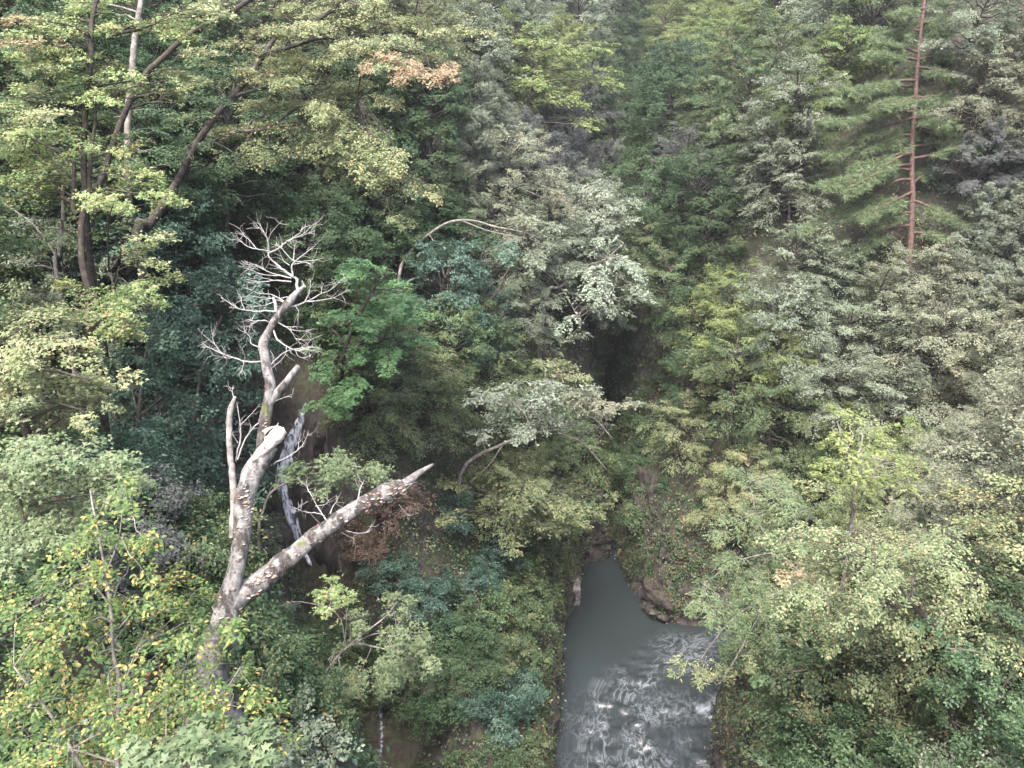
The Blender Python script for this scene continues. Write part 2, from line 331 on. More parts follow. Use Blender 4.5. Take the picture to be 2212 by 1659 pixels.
wi = np.arange(WX.size).reshape(WX.shape); wq = np.stack([wi[:-1, :-1], wi[:-1, 1:], wi[1:, 1:], wi[1:, :-1]], -1).reshape(-1, 4)
keep = (river_sd(WX, WY) < .9).ravel()[wq].any(1)
usedv, inv = np.unique(wq[keep], return_inverse=True)
tag(link('river_water', mesh_np('river_water', np.stack([WX, WY, WZ], -1).reshape(-1, 3)[usedv], inv.reshape(-1, 4), dict(rapid=rapid.ravel()[usedv], foam=foam.ravel()[usedv], fs=FS.ravel()[usedv], ft=FT.ravel()[usedv]), True), water_mat()), kind='structure')

# ------------------------------------------------------------------ foliage builder
TPL = {
    'oval': (np.array([(0, 0, 0), (.45, -.31, .06), (1, 0, -.10), (.45, .31, .06)]), [(0, 1, 2), (0, 2, 3)]),
    'thin': (np.array([(0, 0, 0), (.45, -.13, .03), (1, 0, -.10), (.45, .13, .03)]), [(0, 1, 2), (0, 2, 3)]),
    'oval6': (np.array([(0, 0, 0), (.3, -.25, .05), (.68, -.2, .03), (1, 0, -.12), (.68, .2, .03), (.3, .25, .05), (.5, 0, -.01)]), [(0, 1, 6), (1, 2, 6), (2, 3, 6), (3, 4, 6), (4, 5, 6), (5, 0, 6)]),
    'maple': (np.array([(0, 0, 0), (.3, -.52, -.03), (.42, -.17, .02), (1, 0, -.08), (.42, .17, .02), (.3, .52, -.03)]), [(0, 1, 2), (0, 2, 3), (0, 3, 4), (0, 4, 5)]),
    'maple5': (np.array([(.3, 0, .02), (0, 0, 0), (.02, -.42, -.03), (.2, -.2, 0), (.5, -.55, -.05), (.5, -.2, 0), (1, 0, -.08), (.5, .2, 0), (.5, .55, -.05), (.2, .2, 0), (.02, .42, -.03)]),
               [(0, i, i + 1) for i in range(1, 10)] + [(0, 10, 1)]),
    'needle': (np.array([(0, -.05, 0), (1, 0, 0), (0, .05, 0)]), [(0, 1, 2)]),
}
class Crown:
    def __init__(s, seed, leaf='oval', size=.09, tilt=.45, droop=.25):
        s.rng = np.random.default_rng(seed); s.leaf = leaf; s.size = size; s.tilt = tilt; s.droop = droop
        s.P = []; s.T = []; s.Nn = []; s.L = []; s.R = []; s.tw = Tubes()
    def leaves(s, P, T, up=None, shift=0.0, spread=1.0, size=1.0):
        n = len(P)
        if n == 0: return
        g = s.rng
        Nn = unit((np.array([0, 0, 1.0]) if up is None else up) + g.normal(size=(n, 3)) * s.tilt * .62)
        T = T + g.normal(size=(n, 3)) * .55 + np.array([0, 0, -s.droop]); T = unit(T - Nn * (T * Nn).sum(1, keepdims=True))
        s.P.append(P); s.T.append(T); s.Nn.append(Nn); s.L.append(s.size * size * g.uniform(.6, 1.3, n)); s.R.append(np.clip(g.random(n) * spread + shift, 0, 1))
    def pad(s, base, tip, width, thick=.12, nt=40, k=13, sag=.18, arch=.08, shift=0.0, spread=.9, twig=.0, up=None, size=1.0):
        g = s.rng; base = np.asarray(base, float); tip = np.asarray(tip, float); ax = tip - base; Ln = np.linalg.norm(ax); a = ax / Ln
        sd_ = unit(np.cross(a, [0, 0, 1.0]) if abs(a[2]) < .95 else np.array([1.0, 0, 0])); upv = unit(np.cross(sd_, a))
        q = g.uniform(.02, 1, nt) ** .8; sg = np.where(np.arange(nt) % 2, 1, -1); ang = R(58) - R(34) * q + g.normal(size=nt) * .25
        cur = lambda t: base + t[:, None] * ax + upv * (arch * Ln * 4 * t * (1 - t))[:, None] - np.array([0, 0, 1.0]) * (sag * Ln * t ** 2 * .5)[:, None]
        st = cur(q); prof = np.sqrt(np.clip(1 - (q * 1.02 - .42) ** 2 / .42, .08, 1)); ln = width * prof * g.uniform(.45, 1.1, nt)
        dr = unit(a * np.cos(ang)[:, None] + sd_ * (sg * np.sin(ang))[:, None] + upv * g.normal(size=(nt, 1)) * .18)
        f = g.uniform(.08, 1.0, (nt, k)) ** .75
        P = st[:, None] + dr[:, None] * (ln[:, None] * f)[..., None]; P[..., 2] -= sag * ln[:, None] * f ** 2
        P = P + g.normal(size=P.shape) * np.array([.05, .05, .03]) * (1 + .0 * Ln) + g.normal(size=(nt, 1, 1)) * upv * thick
        D = np.broadcast_to(dr[:, None], P.shape) + sd_ * g.choice([-.8, .8], (nt, k))[..., None]
        cl = (g.normal(size=(nt, 1)) * .07)
        tu = (np.array([0, 0, 1.0]) if up is None else np.asarray(up)) + dr * .22 + g.normal(size=(nt, 3)) * s.tilt * .55
        s.leaves(P.reshape(-1, 3), D.reshape(-1, 3), np.repeat(unit(tu), k, 0), shift, spread, size)
        s.R[-1] = np.clip(s.R[-1] + np.broadcast_to(cl, (nt, k)).ravel(), 0, 1)
        if twig > 0:
            c = cur(np.linspace(0, .95, 5)); s.tw.add(c, np.linspace(twig, twig * .3, 5), 4, cap=False)
            for i in range(0, nt, 3):
                s.tw.add([st[i], st[i] + dr[i] * ln[i] * .5 - [0, 0, sag * ln[i] * .25], st[i] + dr[i] * ln[i] * .95 - [0, 0, sag * ln[i] * .9]], [twig * .4, twig * .28, twig * .12], 3, cap=False)
    def mesh(s, name):
        P, T, Nn, L, Rn = [np.concatenate(z) for z in (s.P, s.T, s.Nn, s.L, s.R)]
        B = np.cross(Nn, T); tv, tf = TPL[s.leaf]; tv = tv.astype(float); nv = len(tv)
        V = P[:, None] + L[:, None, None] * (tv[None, :, 0, None] * T[:, None] + tv[None, :, 1, None] * B[:, None] + tv[None, :, 2, None] * Nn[:, None])
        F = (np.arange(len(P)) * nv)[:, None, None] + np.array(tf)[None]
        return mesh_np(name, V.reshape(-1, 3), F.reshape(-1, 3), dict(rnd=np.repeat(Rn, nv)))
def proto(kind, seed):
    """a whole tree at the origin: wood mesh + crown mesh, crown radius about 3 m"""
    g = np.random.default_rng(seed); wood = Tubes()
    leaf, size, tilt = {'layer': ('maple', .095, .38), 'cherry': ('oval', .1, .5), 'round': ('oval', .115, .6), 'fine': ('thin', .14, .6), 'open': ('oval', .1, .55), 'shrub': ('oval', .085, .6)}[kind]
    c = Crown(seed + 1, leaf, size, tilt, .3)
    H = {'layer': 7.5, 'cherry': 8, 'round': 8, 'fine': 7, 'open': 8, 'shrub': 1.6}[kind]; Rr = {'shrub': 1.3}.get(kind, 3.3)
    lean = g.normal(size=2) * .06 * H; n = 7; z = np.linspace(0, 1, n)
    T = np.stack([lean[0] * z ** 1.5 + np.cumsum(g.normal(size=n) * .03 * H * .2), lean[1] * z ** 1.5 + np.cumsum(g.normal(size=n) * .03 * H * .2), z * H * .93], -1); T[0, :2] = 0
    r0 = .022 * H; wood.add(np.vstack([T[0] - [0, 0, 1.2], T]), np.concatenate([[r0 * 1.5], r0 * (1 - .85 * z)]), 7)
    npad = {'layer': 34, 'cherry': 34, 'round': 54, 'fine': 40, 'open': 22, 'shrub': 12}[kind]
    for i in range(npad):
        q = (i + .5) / npad; az = i * 2.39996 + g.normal() * .35
        if kind in ('layer', 'cherry', 'open'):
            hz = .42 + .5 * q; rad = Rr * np.interp(q, [0, .25, .6, 1], [.85, 1.05, 1.0, .62]) * g.uniform(.6, 1.15); elev = np.interp(q, [0, .6, 1], [-.05, .25, .9]) + g.normal() * .1
        elif kind == 'round':
            hz = .35 + .6 * q; rad = Rr * np.interp(q, [0, .2, .55, .85, 1], [.75, 1.0, 1.05, .9, .6]) * g.uniform(.65, 1.12); elev = np.interp(q, [0, 1], [-.1, 1.1]) + g.normal() * .15
        elif kind == 'fine':
            hz = .3 + .55 * q; rad = Rr * np.interp(q, [0, .3, 1], [.8, 1, .5]) * g.uniform(.6, 1.1); elev = np.interp(q, [0, 1], [.15, 1.1]) + g.normal() * .2
        else:
            hz = .05 + .4 * q; rad = Rr * g.uniform(.6, 1.1); elev = np.interp(q, [0, 1], [.1, 1.2])
        dirv = np.array([math.cos(az) * math.cos(elev), math.sin(az) * math.cos(elev), math.sin(elev)])
        st = np.array([np.interp(hz, z * .93, T[:, k]) for k in range(3)]) if kind != 'shrub' else np.array([0, 0, H * hz * .6])
        tip = st + dirv * rad
        ib = {'round': .5, 'shrub': .25, 'fine': .35}.get(kind, .32); b = st + (tip - st) * ib + [0, 0, .05 * rad]
        wood.add([st, st + (b - st) * .55 + [0, 0, -.04 * rad], b, b + (tip - b) * .6], [r0 * .32, r0 * .24, r0 * .16, r0 * .06], 4, cap=False)
        up = np.array([0, 0, 1.0]) + dirv * (.75 if kind in ('round', 'shrub') else .15)
        wd_ = rad * (1 - ib) * {'layer': .62, 'cherry': .6, 'round': .75, 'fine': .45, 'open': .55, 'shrub': .7}[kind]
        nt_, k_ = {'layer': (40, 13), 'cherry': (42, 13), 'round': (32, 13), 'fine': (36, 16), 'open': (36, 12), 'shrub': (26, 13)}[kind]
        c.pad(b, tip, wd_, {'round': .16, 'fine': .14, 'shrub': .1}.get(kind, .06), nt_, k_, sag=.25, arch=.06, shift=g.normal() * .07, twig=r0 * .09 if kind in ('open', 'fine', 'cherry', 'layer') else 0, up=up)
    if c.tw.n: wood.V += c.tw.V; wood.Q += [tuple(i + wood.n for i in q) for q in c.tw.Q]; wood.n += c.tw.n
    return wood.mesh('trunk_' + kind), c.mesh('crown_' + kind), H
PROTO = {}
for kd, ns in (('layer', 3), ('cherry', 3), ('round', 3), ('fine', 2), ('open', 2), ('shrub', 3)):
    PROTO[kd] = [proto(kd, 100 + 17 * i + 1000 * len(PROTO)) for i in range(ns)]

# ------------------------------------------------------------------ the forest
# (u, v, leaf colour, tree form): every scattered tree takes the look of the nearest seed in the photograph
SEED = [(50, 60, 'dark', 'round'), (60, 330, 'mid', 'round'), (60, 560, 'grey', 'fine'), (420, 100, 'dark', 'round'), (300, 300, 'dark', 'round'), (560, 420, 'dark', 'round'), (700, 450, 'dark', 'round'),
    (480, 650, 'blue', 'round'), (350, 800, 'blue', 'round'), (450, 950, 'blue', 'round'), (520, 560, 'dark', 'cherry'), (60, 800, 'maple_pale', 'layer'), (150, 1050, 'maple_soft', 'layer'), (60, 1180, 'mid', 'layer'),
    (330, 1080, 'purple', 'shrub'), (410, 1130, 'mid', 'shrub'), (300, 1000, 'blue', 'shrub'), (400, 1030, 'blue', 'shrub'), (600, 1400, 'mid', 'shrub'), (620, 1600, 'grey', 'shrub'), (880, 880, 'mid', 'cherry'), (1000, 760, 'mid', 'round'),
    (950, 1000, 'dark', 'cherry'), (1130, 1080, 'cherry_olive', 'cherry'), (950, 1200, 'blue', 'shrub'), (800, 1190, 'brown', 'shrub'), (700, 1340, 'mid', 'shrub'), (740, 1500, 'mid', 'shrub'), (640, 1250, 'grey', 'shrub'), (860, 1290, 'blue', 'shrub'), (760, 1290, 'dark', 'shrub'), (700, 1620, 'mid', 'shrub'), (930, 1550, 'dark', 'shrub'), (1080, 1500, 'blue', 'shrub'), (1100, 1600, 'mid', 'shrub'), (1250, 1160, 'mid', 'shrub'), (1440, 1150, 'mid', 'shrub'), (1000, 1400, 'dark', 'shrub'), (1130, 1350, 'mid', 'shrub'),
    (750, 100, 'cherry_olive', 'cherry'), (900, 60, 'cherry_olive', 'cherry'), (850, 230, 'dark', 'round'), (1080, 60, 'grey', 'round'), (1180, 130, 'yell', 'cherry'), (1250, 60, 'grey', 'round'), (1320, 30, 'dark', 'round'),
    (1440, 80, 'yell', 'cherry'), (1500, 190, 'blue', 'fine'), (1000, 290, 'silver', 'fine'), (1230, 330, 'purple', 'fine'), (1270, 430, 'silver', 'fine'), (1300, 560, 'silver', 'round'), (1100, 560, 'grey', 'cherry'), (1130, 430, 'tan', 'open'),
    (920, 560, 'dark', 'round'), (1000, 620, 'blue', 'round'), (1400, 600, 'mid', 'cherry'), (1340, 680, 'grey', 'cherry'), (1500, 400, 'purple', 'open'), (1480, 470, 'dark', 'round'), (1420, 250, 'dark', 'round'), (1380, 320, 'dark', 'round'), (1370, 430, 'dark', 'round'), (1350, 180, 'dark', 'round'), (1600, 60, 'yell', 'cherry'), (1560, 250, 'mid', 'cherry'),  # dark evergreen seeds along the far valley line put its shade into leaf colour
    (1650, 350, 'grey', 'cherry'), (1700, 150, 'mid', 'layer'), (1780, 40, 'grey', 'round'), (1800, 150, 'yell', 'cherry'), (1800, 330, 'tan', 'fine'), (1900, 120, 'mid', 'round'), (2100, 60, 'grey', 'cherry'), (2150, 200, 'tan', 'cherry'), (2100, 330, 'purple', 'fine'), (1900, 430, 'mid', 'round'),
    (1620, 480, 'dark', 'shrub'), (1550, 560, 'mid', 'shrub'), (1870, 530, 'mid', 'shrub'), (1800, 480, 'tan', 'shrub'), (1430, 1080, 'mid', 'shrub'), (1400, 1000, 'dark', 'shrub'), (1345, 860, 'dark', 'shrub'), (1390, 930, 'dark', 'shrub'), (1300, 960, 'mid', 'shrub'), (1600, 720, 'yell', 'layer'), (1480, 720, 'dark', 'round'), (1800, 620, 'grey', 'cherry'), (1800, 800, 'grey', 'cherry'), (2000, 700, 'tan', 'cherry'), (2150, 500, 'silver', 'fine'),
    (2150, 700, 'tan', 'cherry'), (2150, 900, 'tan', 'cherry'), (1950, 850, 'grey', 'cherry'), (1880, 1000, 'yell', 'layer'), (1640, 900, 'mid', 'cherry'), (1560, 960, 'cherry_olive', 'cherry'), (1700, 1100, 'maple_soft', 'fine'), (1900, 1250, 'cherry_tan', 'cherry'), (2100, 1150, 'tan', 'fine'), (2100, 1300, 'cherry_olive', 'cherry'),
    (1550, 1180, 'mid', 'fine'), (1750, 1450, 'mid', 'round'), (2000, 1500, 'dark', 'round'), (1650, 1570, 'blue', 'fine'), (2150, 1600, 'dark', 'cherry'), (1850, 1620, 'dark', 'round')]
KINDS = dict(layer=('maple_tree', 'maple'), cherry=('cherry_tree', 'cherry tree'), round=('evergreen_tree', 'evergreen tree'), fine=('willow_leaved_tree', 'narrow-leaved tree'), open=('sparse_tree', 'sparse open tree'), shrub=('shrub', 'shrub'))
HUE = dict(maple_yel='yellow-green', maple_pale='pale yellow', maple_green='fresh green', maple_soft='soft green', cherry_olive='olive', cherry_tan='tan-tinted', blue='blue-green', dark='dark green', mid='mid green', grey='grey-green', silver='silvery', tan='greyish tan', yell='bright yellow-green', brown='rust-brown', purple='dull purplish grey', cherry_fg='yellow-flecked', orange='orange', leafy='deep green')
# openings in the canopy: (u0, v0, u1, v1, depth of what shows there)
CLEAR = [(598, 850, 690, 1230, 41, 1.1), (800, 1470, 860, 1659, 40, .9), (1215, 1180, 1560, 1659, 60), (1180, 1350, 1250, 1659, 60), (700, 1100, 900, 1290, 38), (1380, 1180, 1480, 1330, 55), (1800, 0, 2030, 560, 60, .45),
    (1230, 735, 1390, 825, 74, .85), (1370, 1000, 1490, 1330, 56, .7), (1540, 1490, 1610, 1659, 45, .8), (1310, 1080, 1350, 1210, 50), (690, 350, 900, 560, 40), (850, 170, 960, 260, 45), (800, 470, 1180, 680, 50), (900, 970, 1200, 1180, 45), (1000, 780, 1370, 960, 52), 
    (1860, 1480, 1960, 1659, 29), (700, 540, 920, 900, 36), (1480, 1300, 1640, 1470, 36), (0, 0, 480, 620, 23), (0, 600, 330, 1300, 15), (0, 1050, 600, 1659, 10), (450, 500, 940, 1430, 14.5, 1.05)]
rng = np.random.default_rng(11)
bases = []; counts = {}
def stamp(kind, colour, loc, s, rz, lean=(0, 0), sz=1.0, side=None):
    i = int(rng.integers(len(PROTO[kind]))); wm, cm, H = PROTO[kind][i]
    nm, words = KINDS[kind]
    e = bpy.data.objects.new(nm, None); col.objects.link(e); e.location = loc; e.rotation_euler = (lean[0], lean[1], rz); e.scale = (s, s, s * sz)
    x, y = loc[0], loc[1]
    if x < np.interp(y, [0, 47, 82, 145, 211], [5, 7, 10, 22, 31]):
        where = ('near the foot of the dead tree' if y < 20 else 'behind the tall maple trunk' if x < -14 and y < 36 else 'on the rib between waterfall and pool' if x > -7 and y < 48 else 'on the slope above the waterfall' if y < 48
                 else 'around the shaded hollow with the arched bough' if y < 62 else 'on the wooded spur behind the silvery trees' if y < 95 else 'far up the gorge on the waterfall side')
    else:
        where = ('over the cliff beside the rapids' if y < 34 and x < 20 else 'high on the bank opposite the dead tree' if y < 34 else 'around the red-barked pine' if math.hypot(x - 28, y - 52) < 13 else 'above the rock buttress by the pool' if y < 58
                 else 'on the slope beyond the pine' if y < 95 else 'far up the gorge on the pine side')
    lab = ('tall ' if s > 1.0 else 'small ') + HUE[colour] + ' ' + words + ' ' + where
    tag(e, lab, 'shrub' if kind == 'shrub' else 'tree', lab.replace(words, words + 's', 1))
    link('trunk' if kind != 'shrub' else 'stem', wm, BARK, e); link('crown' if kind != 'shrub' else 'foliage', cm, LEAF[colour], e)
    return e
SEEDP = np.array([(a, b) for a, b, *_ in SEED], float)
def occludes(c, rad):
    u, v, d = project(c); rp = rad * FPX / max(d, 1)
    for (a, b, cc, dd, dep, *kf) in CLEAR:
        q = rp * (kf[0] if kf else .6)
        if d < dep and a - q < u < cc + q and b - q < v < dd + q: return True
    return False
for it in range(12000):
    u, v = rng.uniform(-260, 2470), rng.uniform(-60, 1900)
    if it > 4500: u, v = rng.uniform(-100, 2310), rng.uniform(0, 1659)
    k = np.argmin(((SEEDP - (u, v)) ** 2).sum(1)); colour, kind = SEED[k][2:]
    p, t = hit(u, v, .8 if kind == 'shrub' else 5.5)
    if p is None or t < (15 if u < 1000 else 12): continue
    x, y = p[0], p[1]; z = float(ground(x, y)); sdv = float(river_sd(x, y)); gd = float(gully(np.array([x]), np.array([y]))[0][0])
    if kind == 'shrub': s = rng.uniform(.8, 1.5) * (1 + max(t - 40, 0) / 120); rad = 1.3 * s; H = 1.6 * s; lim = .9; mind = .5; mg = .6
    else: s = rng.uniform(.72, 1.15) * (1 + max(t - 55, 0) / 160); rad = 3 * s; H = 8 * s; lim = 1.35; mind = 1.2; mg = 1.5
    if y > 49: mind = .15
    if sdv < mind or gd < mg or (gd < 2.3 and 31 < y < 39): continue
    if any((x - bx) ** 2 + (y - by) ** 2 < (max(lim, .5 * (rad + br)) ) ** 2 * (.62 if it < 6000 else .46) for bx, by, br in bases): continue
    if occludes(np.array([x, y, z + H * .62]), rad): continue
    bases.append((x, y, rad))
    stamp(kind, colour, (x, y, z - .15), s, rng.uniform(0, 6.28), (rng.normal() * .07, (.1 if x < 7 else -.1) + rng.normal() * .06))
print("scattered", len(bases))

# ------------------------------------------------------------------ undergrowth on the slopes (nobody could count it)
def undergrowth():
    g = np.random.default_rng(77)
    P00 = np.stack([XX, YY, ZZ], -1); A = P00[:-1, :-1]; B = P00[:-1, 1:]; D = P00[1:, :-1]; C = P00[1:, 1:]
    nrm = np.cross(C - A, D - B); area = np.linalg.norm(nrm, axis=-1) * .5; nrm = unit(nrm); nrm *= np.sign(nrm[..., 2:3] + 1e-9)
    mid = (A + B + C + D) / 4; u, v, d = project(mid); sdv = river_sd(mid[..., 0], mid[..., 1]); gd, gf = gully(mid[..., 0], mid[..., 1])
    wgt = area / np.maximum(d, 12) ** 1.25 * ((u > -150) & (u < 2360) & (v > -100) & (v < 1780) & (d > 6)) * (sdv > 0)
    wgt = wgt * np.where((mid[..., 2] < 3.5) & (mid[..., 1] < 50), .18, 1) * np.where(gd < 1.3, .15, 1) * np.where((gd < 2.2) & (mid[..., 1] > 33) & (mid[..., 1] < 38), 0.12, 1)
    ptch = vnoise(mid[..., 0] * .6, mid[..., 1] * .6, mid[..., 2] * .6); wgt = wgt * np.clip((ptch - .15) * 2.4, .35, 1)
    wgt = (wgt / wgt.sum()).ravel(); n = 40000; k = g.choice(wgt.size, n, p=wgt)
    a, b = g.random((n, 1)), g.random((n, 1)); f = lambda q: q.reshape(-1, 3)[k]
    p = f(A) * (1 - a) * (1 - b) + f(B) * a * (1 - b) + f(D) * (1 - a) * b + f(C) * a * b; nn = f(nrm); dist = d.ravel()[k]
    tint = vnoise(p[:, 0] * .45 + 9, p[:, 1] * .45, p[:, 2] * .45 + 3) + g.normal(size=n) * .09
    sets = [('dark', tint < .42), ('mid', (tint >= .42) & (tint < .55)), ('blue', (tint >= .55) & (tint < .66)), ('cherry_olive', (tint >= .66) & (tint < .74)), ('brown', tint >= .74)]
    words = dict(dark='dark green ivy and ferns clinging to the gorge walls', mid='mid green low plants covering the gorge walls', blue='blue-green ferns hanging on the gorge walls', cherry_olive='olive and yellowing creepers on the gorge walls', brown='rust-brown dry vines and leaf litter on the gorge walls')
    for c_, m_ in sets:
        q = np.flatnonzero(m_); c = Crown(500 + len(c_), 'oval', .15, .5, .35); kk = 8; sc_ = (1 + np.maximum(dist[q] - 40, 0) / 70)
        hgt = g.uniform(.02, .45, (len(q), 1, 1)) * sc_[:, None, None]
        PP = p[q][:, None] + nn[q][:, None] * hgt + g.normal(size=(len(q), kk, 3)) * (.17 * sc_)[:, None, None]
        TT = g.normal(size=(len(q), kk, 3)); TT[..., 2] -= .3
        up = np.repeat(unit(nn[q] + [0, 0, .8]), kk, 0)
        c.leaves(PP.reshape(-1, 3), TT.reshape(-1, 3), up); c.L[-1] *= np.repeat(sc_, kk)
        tag(link('undergrowth', c.mesh('undergrowth'), LEAF[c_]), words[c_], 'undergrowth', kind='stuff')
undergrowth()

# ------------------------------------------------------------------ trees that stand out: stems and boughs read from the photograph
def z1(x, y): return (x * .33594, y * .33594)
def z2f(x, y): return ((x / 2.676 + 500) * .864, (y / 2.676 + 540) * .864)
def z3f(x, y): return ((x / 2.592 + 480) * .864, (y / 2.592 + 1080) * .864)
def zq(ox, oy): return lambda x, y: ((x / 2.572 + ox) * .864, (y / 2.572 + oy) * .864)
def hero(name, label, stems, pads, depth, colour, leaf='oval', size=.08, bark_=BARK, seed=1, dens=1.0, spread=.06, tilt=.42, droop=.25, sag=.16, group=None, root=True, thick=.05, aspect=.8, mult=2):
    g = np.random.default_rng(seed); e = bpy.data.objects.new(name, None); col.objects.link(e); tag(e, label, 'tree', group)
    W = []; wood = Tubes(); first = None
    for si, (pts, ra, rb) in enumerate(stems):
        P = np.array([at(q[0], q[1], depth + (q[2] if len(q) > 2 else 0)) for q in pts])
        if si == 0:
            gz = float(ground(P[0, 0], P[0, 1])); print(name, 'first stem point', P[0].round(1), 'ground', round(gz, 1)); 
            if root and P[0, 2] > gz: P = np.vstack([[P[0, 0] - .1 * (P[0, 2] - gz) * np.sign(7 - P[0, 0]), P[0, 1], gz - .6], P]); first = 1
        n = max(6, 4 * len(P)); Q = spline(P, n); sc_ = depth / FPX
        rr = np.linspace(ra, rb, n) * sc_; wood.add(Q, rr, 8, .12, 2.5); W.append((Q, rr))
    SP = np.concatenate([q for q, _ in W]); SR = np.concatenate([r for _, r in W])
    e.location = SP[0]; off = SP[0].copy()
    crowns = {}
    more = []
    for pd in pads:
        for q_ in range(mult - 1): more.append((pd[0] + g.normal() * .55 * pd[2], pd[1] + g.normal() * .3 * pd[2], pd[2] * g.uniform(.6, .9), *pd[3:4]))
    for pd in list(pads) + more:
        u, v, hw = pd[:3]; c_ = pd[3] if len(pd) > 3 and pd[3] else colour; dz = pd[4] if len(pd) > 4 else g.normal() * spread * depth
        dep = depth + dz; C = at(u, v, dep); rx = hw / FPX * dep
        cost = np.linalg.norm(SP - C, axis=1) + .8 * np.maximum(SP[:, 2] - C[2] + .2 * rx, 0); j = int(np.argmin(cost)); st = SP[j]
        a = C - st; a[2] *= .25
        if np.linalg.norm(a[:2]) < .35 * rx: th = g.uniform(0, 6.28); a = np.array([math.cos(th), math.sin(th), 0])
        a = unit(a); a[2] = np.clip(a[2], -.15, .3); a = unit(a); th = g.normal() * .3; a = np.array([a[0] * math.cos(th) - a[1] * math.sin(th), a[0] * math.sin(th) + a[1] * math.cos(th), a[2]])
        b, tip = C - a * rx, C + a * rx
        c = crowns.get(c_)
        if c is None: c = crowns[c_] = Crown(seed * 31 + len(crowns), leaf, size, tilt, droop)
        cnt = dens * 2.55 * rx * rx * aspect / (size * size * (.13 if leaf == 'thin' else .30)); ntw = int(max(10, cnt / 13))
        tr = max(.005, min(.02, rx * .012))
        c.pad(b, tip, rx * aspect, thick, ntw, 13, sag=sag, arch=.05, shift=g.normal() * .06, twig=tr)
        if np.linalg.norm(b - st) > .15:
            m = st + (b - st) * .5 + [0, 0, .08 * np.linalg.norm(b - st)] + g.normal(size=3) * .06; r_ = min(SR[j] * .6, .012 + .014 * np.linalg.norm(C - st))
            wood.add(spline([st, m, b, b + a * rx * .4], 8), np.linspace(r_, tr, 8), 5, .1, cap=False)
    for c in crowns.values():
        if c.tw.n: wood.V += c.tw.V; wood.Q += [tuple(i + wood.n for i in q) for q in c.tw.Q]; wood.n += c.tw.n
    wm = wood.mesh('trunk_' + name); wm.transform(__import__('mathutils').Matrix.Translation(-Vector(off))); link('trunk', wm, bark_, e)
    for c_, c in crowns.items():
        cm = c.mesh('crown_' + name); cm.transform(__import__('mathutils').Matrix.Translation(-Vector(off))); o = link('crown', cm, LEAF[c_], e)
        if c_ != colour: o['label'] = HUE[c_] + ' turning boughs of the crown'
    return e
M = 'maple'
hero('maple_tree', 'tall slender yellow-green maple in flat tiers with a mossy brown trunk', [
    ([z1(590, 2240), z1(585, 2150), z1(580, 1990), z1(580, 1900), z1(545, 1776), z1(525, 1646), z1(525, 1450), z1(545, 1300), z1(540, 1100), z1(545, 800), z1(560, 560), z1(585, 400), z1(590, 160), z1(620, 0), z1(650, -200)], 9, 4.5),
    ([z1(500, 1380), z1(472, 1330), z1(475, 1100), z1(463, 1040), z1(330, 950), z1(170, 880)], 6, 2),
    ([z1(570, 1350), z1(585, 1000), z1(610, 800), z1(612, 700)], 5, 3),
    ([z1(650, 2200, ), z1(660, 2060), z1(690, 1960), z1(735, 1850), z1(700, 1750)], 6, 3),
    ([z1(495, 980), z1(495, 900), z1(520, 820), z1(500, 760), z1(370, 715)], 4, 1.5),
    ([z1(690, 250), z1(760, 215), z1(880, 195), z1(1000, 150)], 4, 2),
    ([z1(600, 1010), z1(720, 970), z1(810, 930)], 2.5, 1)],
    [(100, 70, 80), (60, 45, 45, 'orange', -1.2), (100, 95, 55, 'orange', -1.2), (60, 130, 60), (150, 60, 80), (150, 115, 80), (330, 55, 100), (400, 25, 70, 'maple_pale'), (450, 8, 60, 'maple_pale'), (370, 75, 60), (280, 60, 60), (90, 150, 70, 'maple_pale'), (180, 170, 80), (130, 205, 80, 'maple_pale'), (250, 160, 60),
     (340, 165, 85, 'maple_pale'), (390, 172, 50, 'maple_pale'), (100, 245, 80, 'maple_pale'), (200, 215, 70), (260, 195, 60), (60, 285, 90), (150, 285, 60), (60, 330, 80), (120, 360, 80), (50, 390, 70), (130, 390, 90), (200, 425, 60), (290, 405, 70), (330, 420, 60), (280, 375, 60), (60, 430, 60), (250, 445, 45),
     (310, 515, 60, 'maple_pale'), (280, 560, 50, 'maple_pale'), (290, 540, 40), (230, 665, 110), (310, 610, 70), (160, 690, 60), (250, 635, 80), (280, 700, 60), (190, 20, 70), (20, 230, 60), (20, 330, 60), (250, 300, 50), (170, 330, 40)],
    21, 'maple_yel', M, .085, BARK_MAPLE, 3, .85, .045, aspect=.75)
hero('maple_tree', 'low pale yellow maple spreading in front of the blue-green evergreens', [([z1(110, 2500), z1(120, 2330), z1(190, 2160), z1(230, 2000)], 9, 3), ([z1(120, 2330), z1(40, 2200), z1(-40, 2080)], 5, 2)],
    [(80, 690, 80), (130, 735, 70), (60, 750, 90), (20, 720, 60), (100, 825, 100), (170, 850, 60), (50, 800, 80), (50, 880, 100), (180, 905, 50), (100, 930, 60, 'orange'), (30, 840, 70), (130, 880, 70), (140, 780, 60)], 16.5, 'maple_pale', M, .08, BARK_MAPLE, 4, .95, .05, aspect=.75)
hero('maple_tree', 'broad soft green maple below the pale yellow one with a bare lower trunk', [([z1(280, 4000), z1(250, 3900), z1(235, 3750), z1(180, 3550), z1(150, 3350), z1(130, 3200)], 9, 3)],
    [(60, 975, 130), (190, 985, 100), (100, 1035, 130), (235, 1030, 70), (60, 1095, 120), (160, 1100, 100), (150, 1150, 90), (40, 1170, 100), (70, 1230, 80, 'mid'), (20, 1040, 80), (250, 1080, 50), (110, 1290, 60, 'mid')], 13.5, 'maple_soft', M, .08, BARK_MAPLE, 5, .95, .05, aspect=.75)
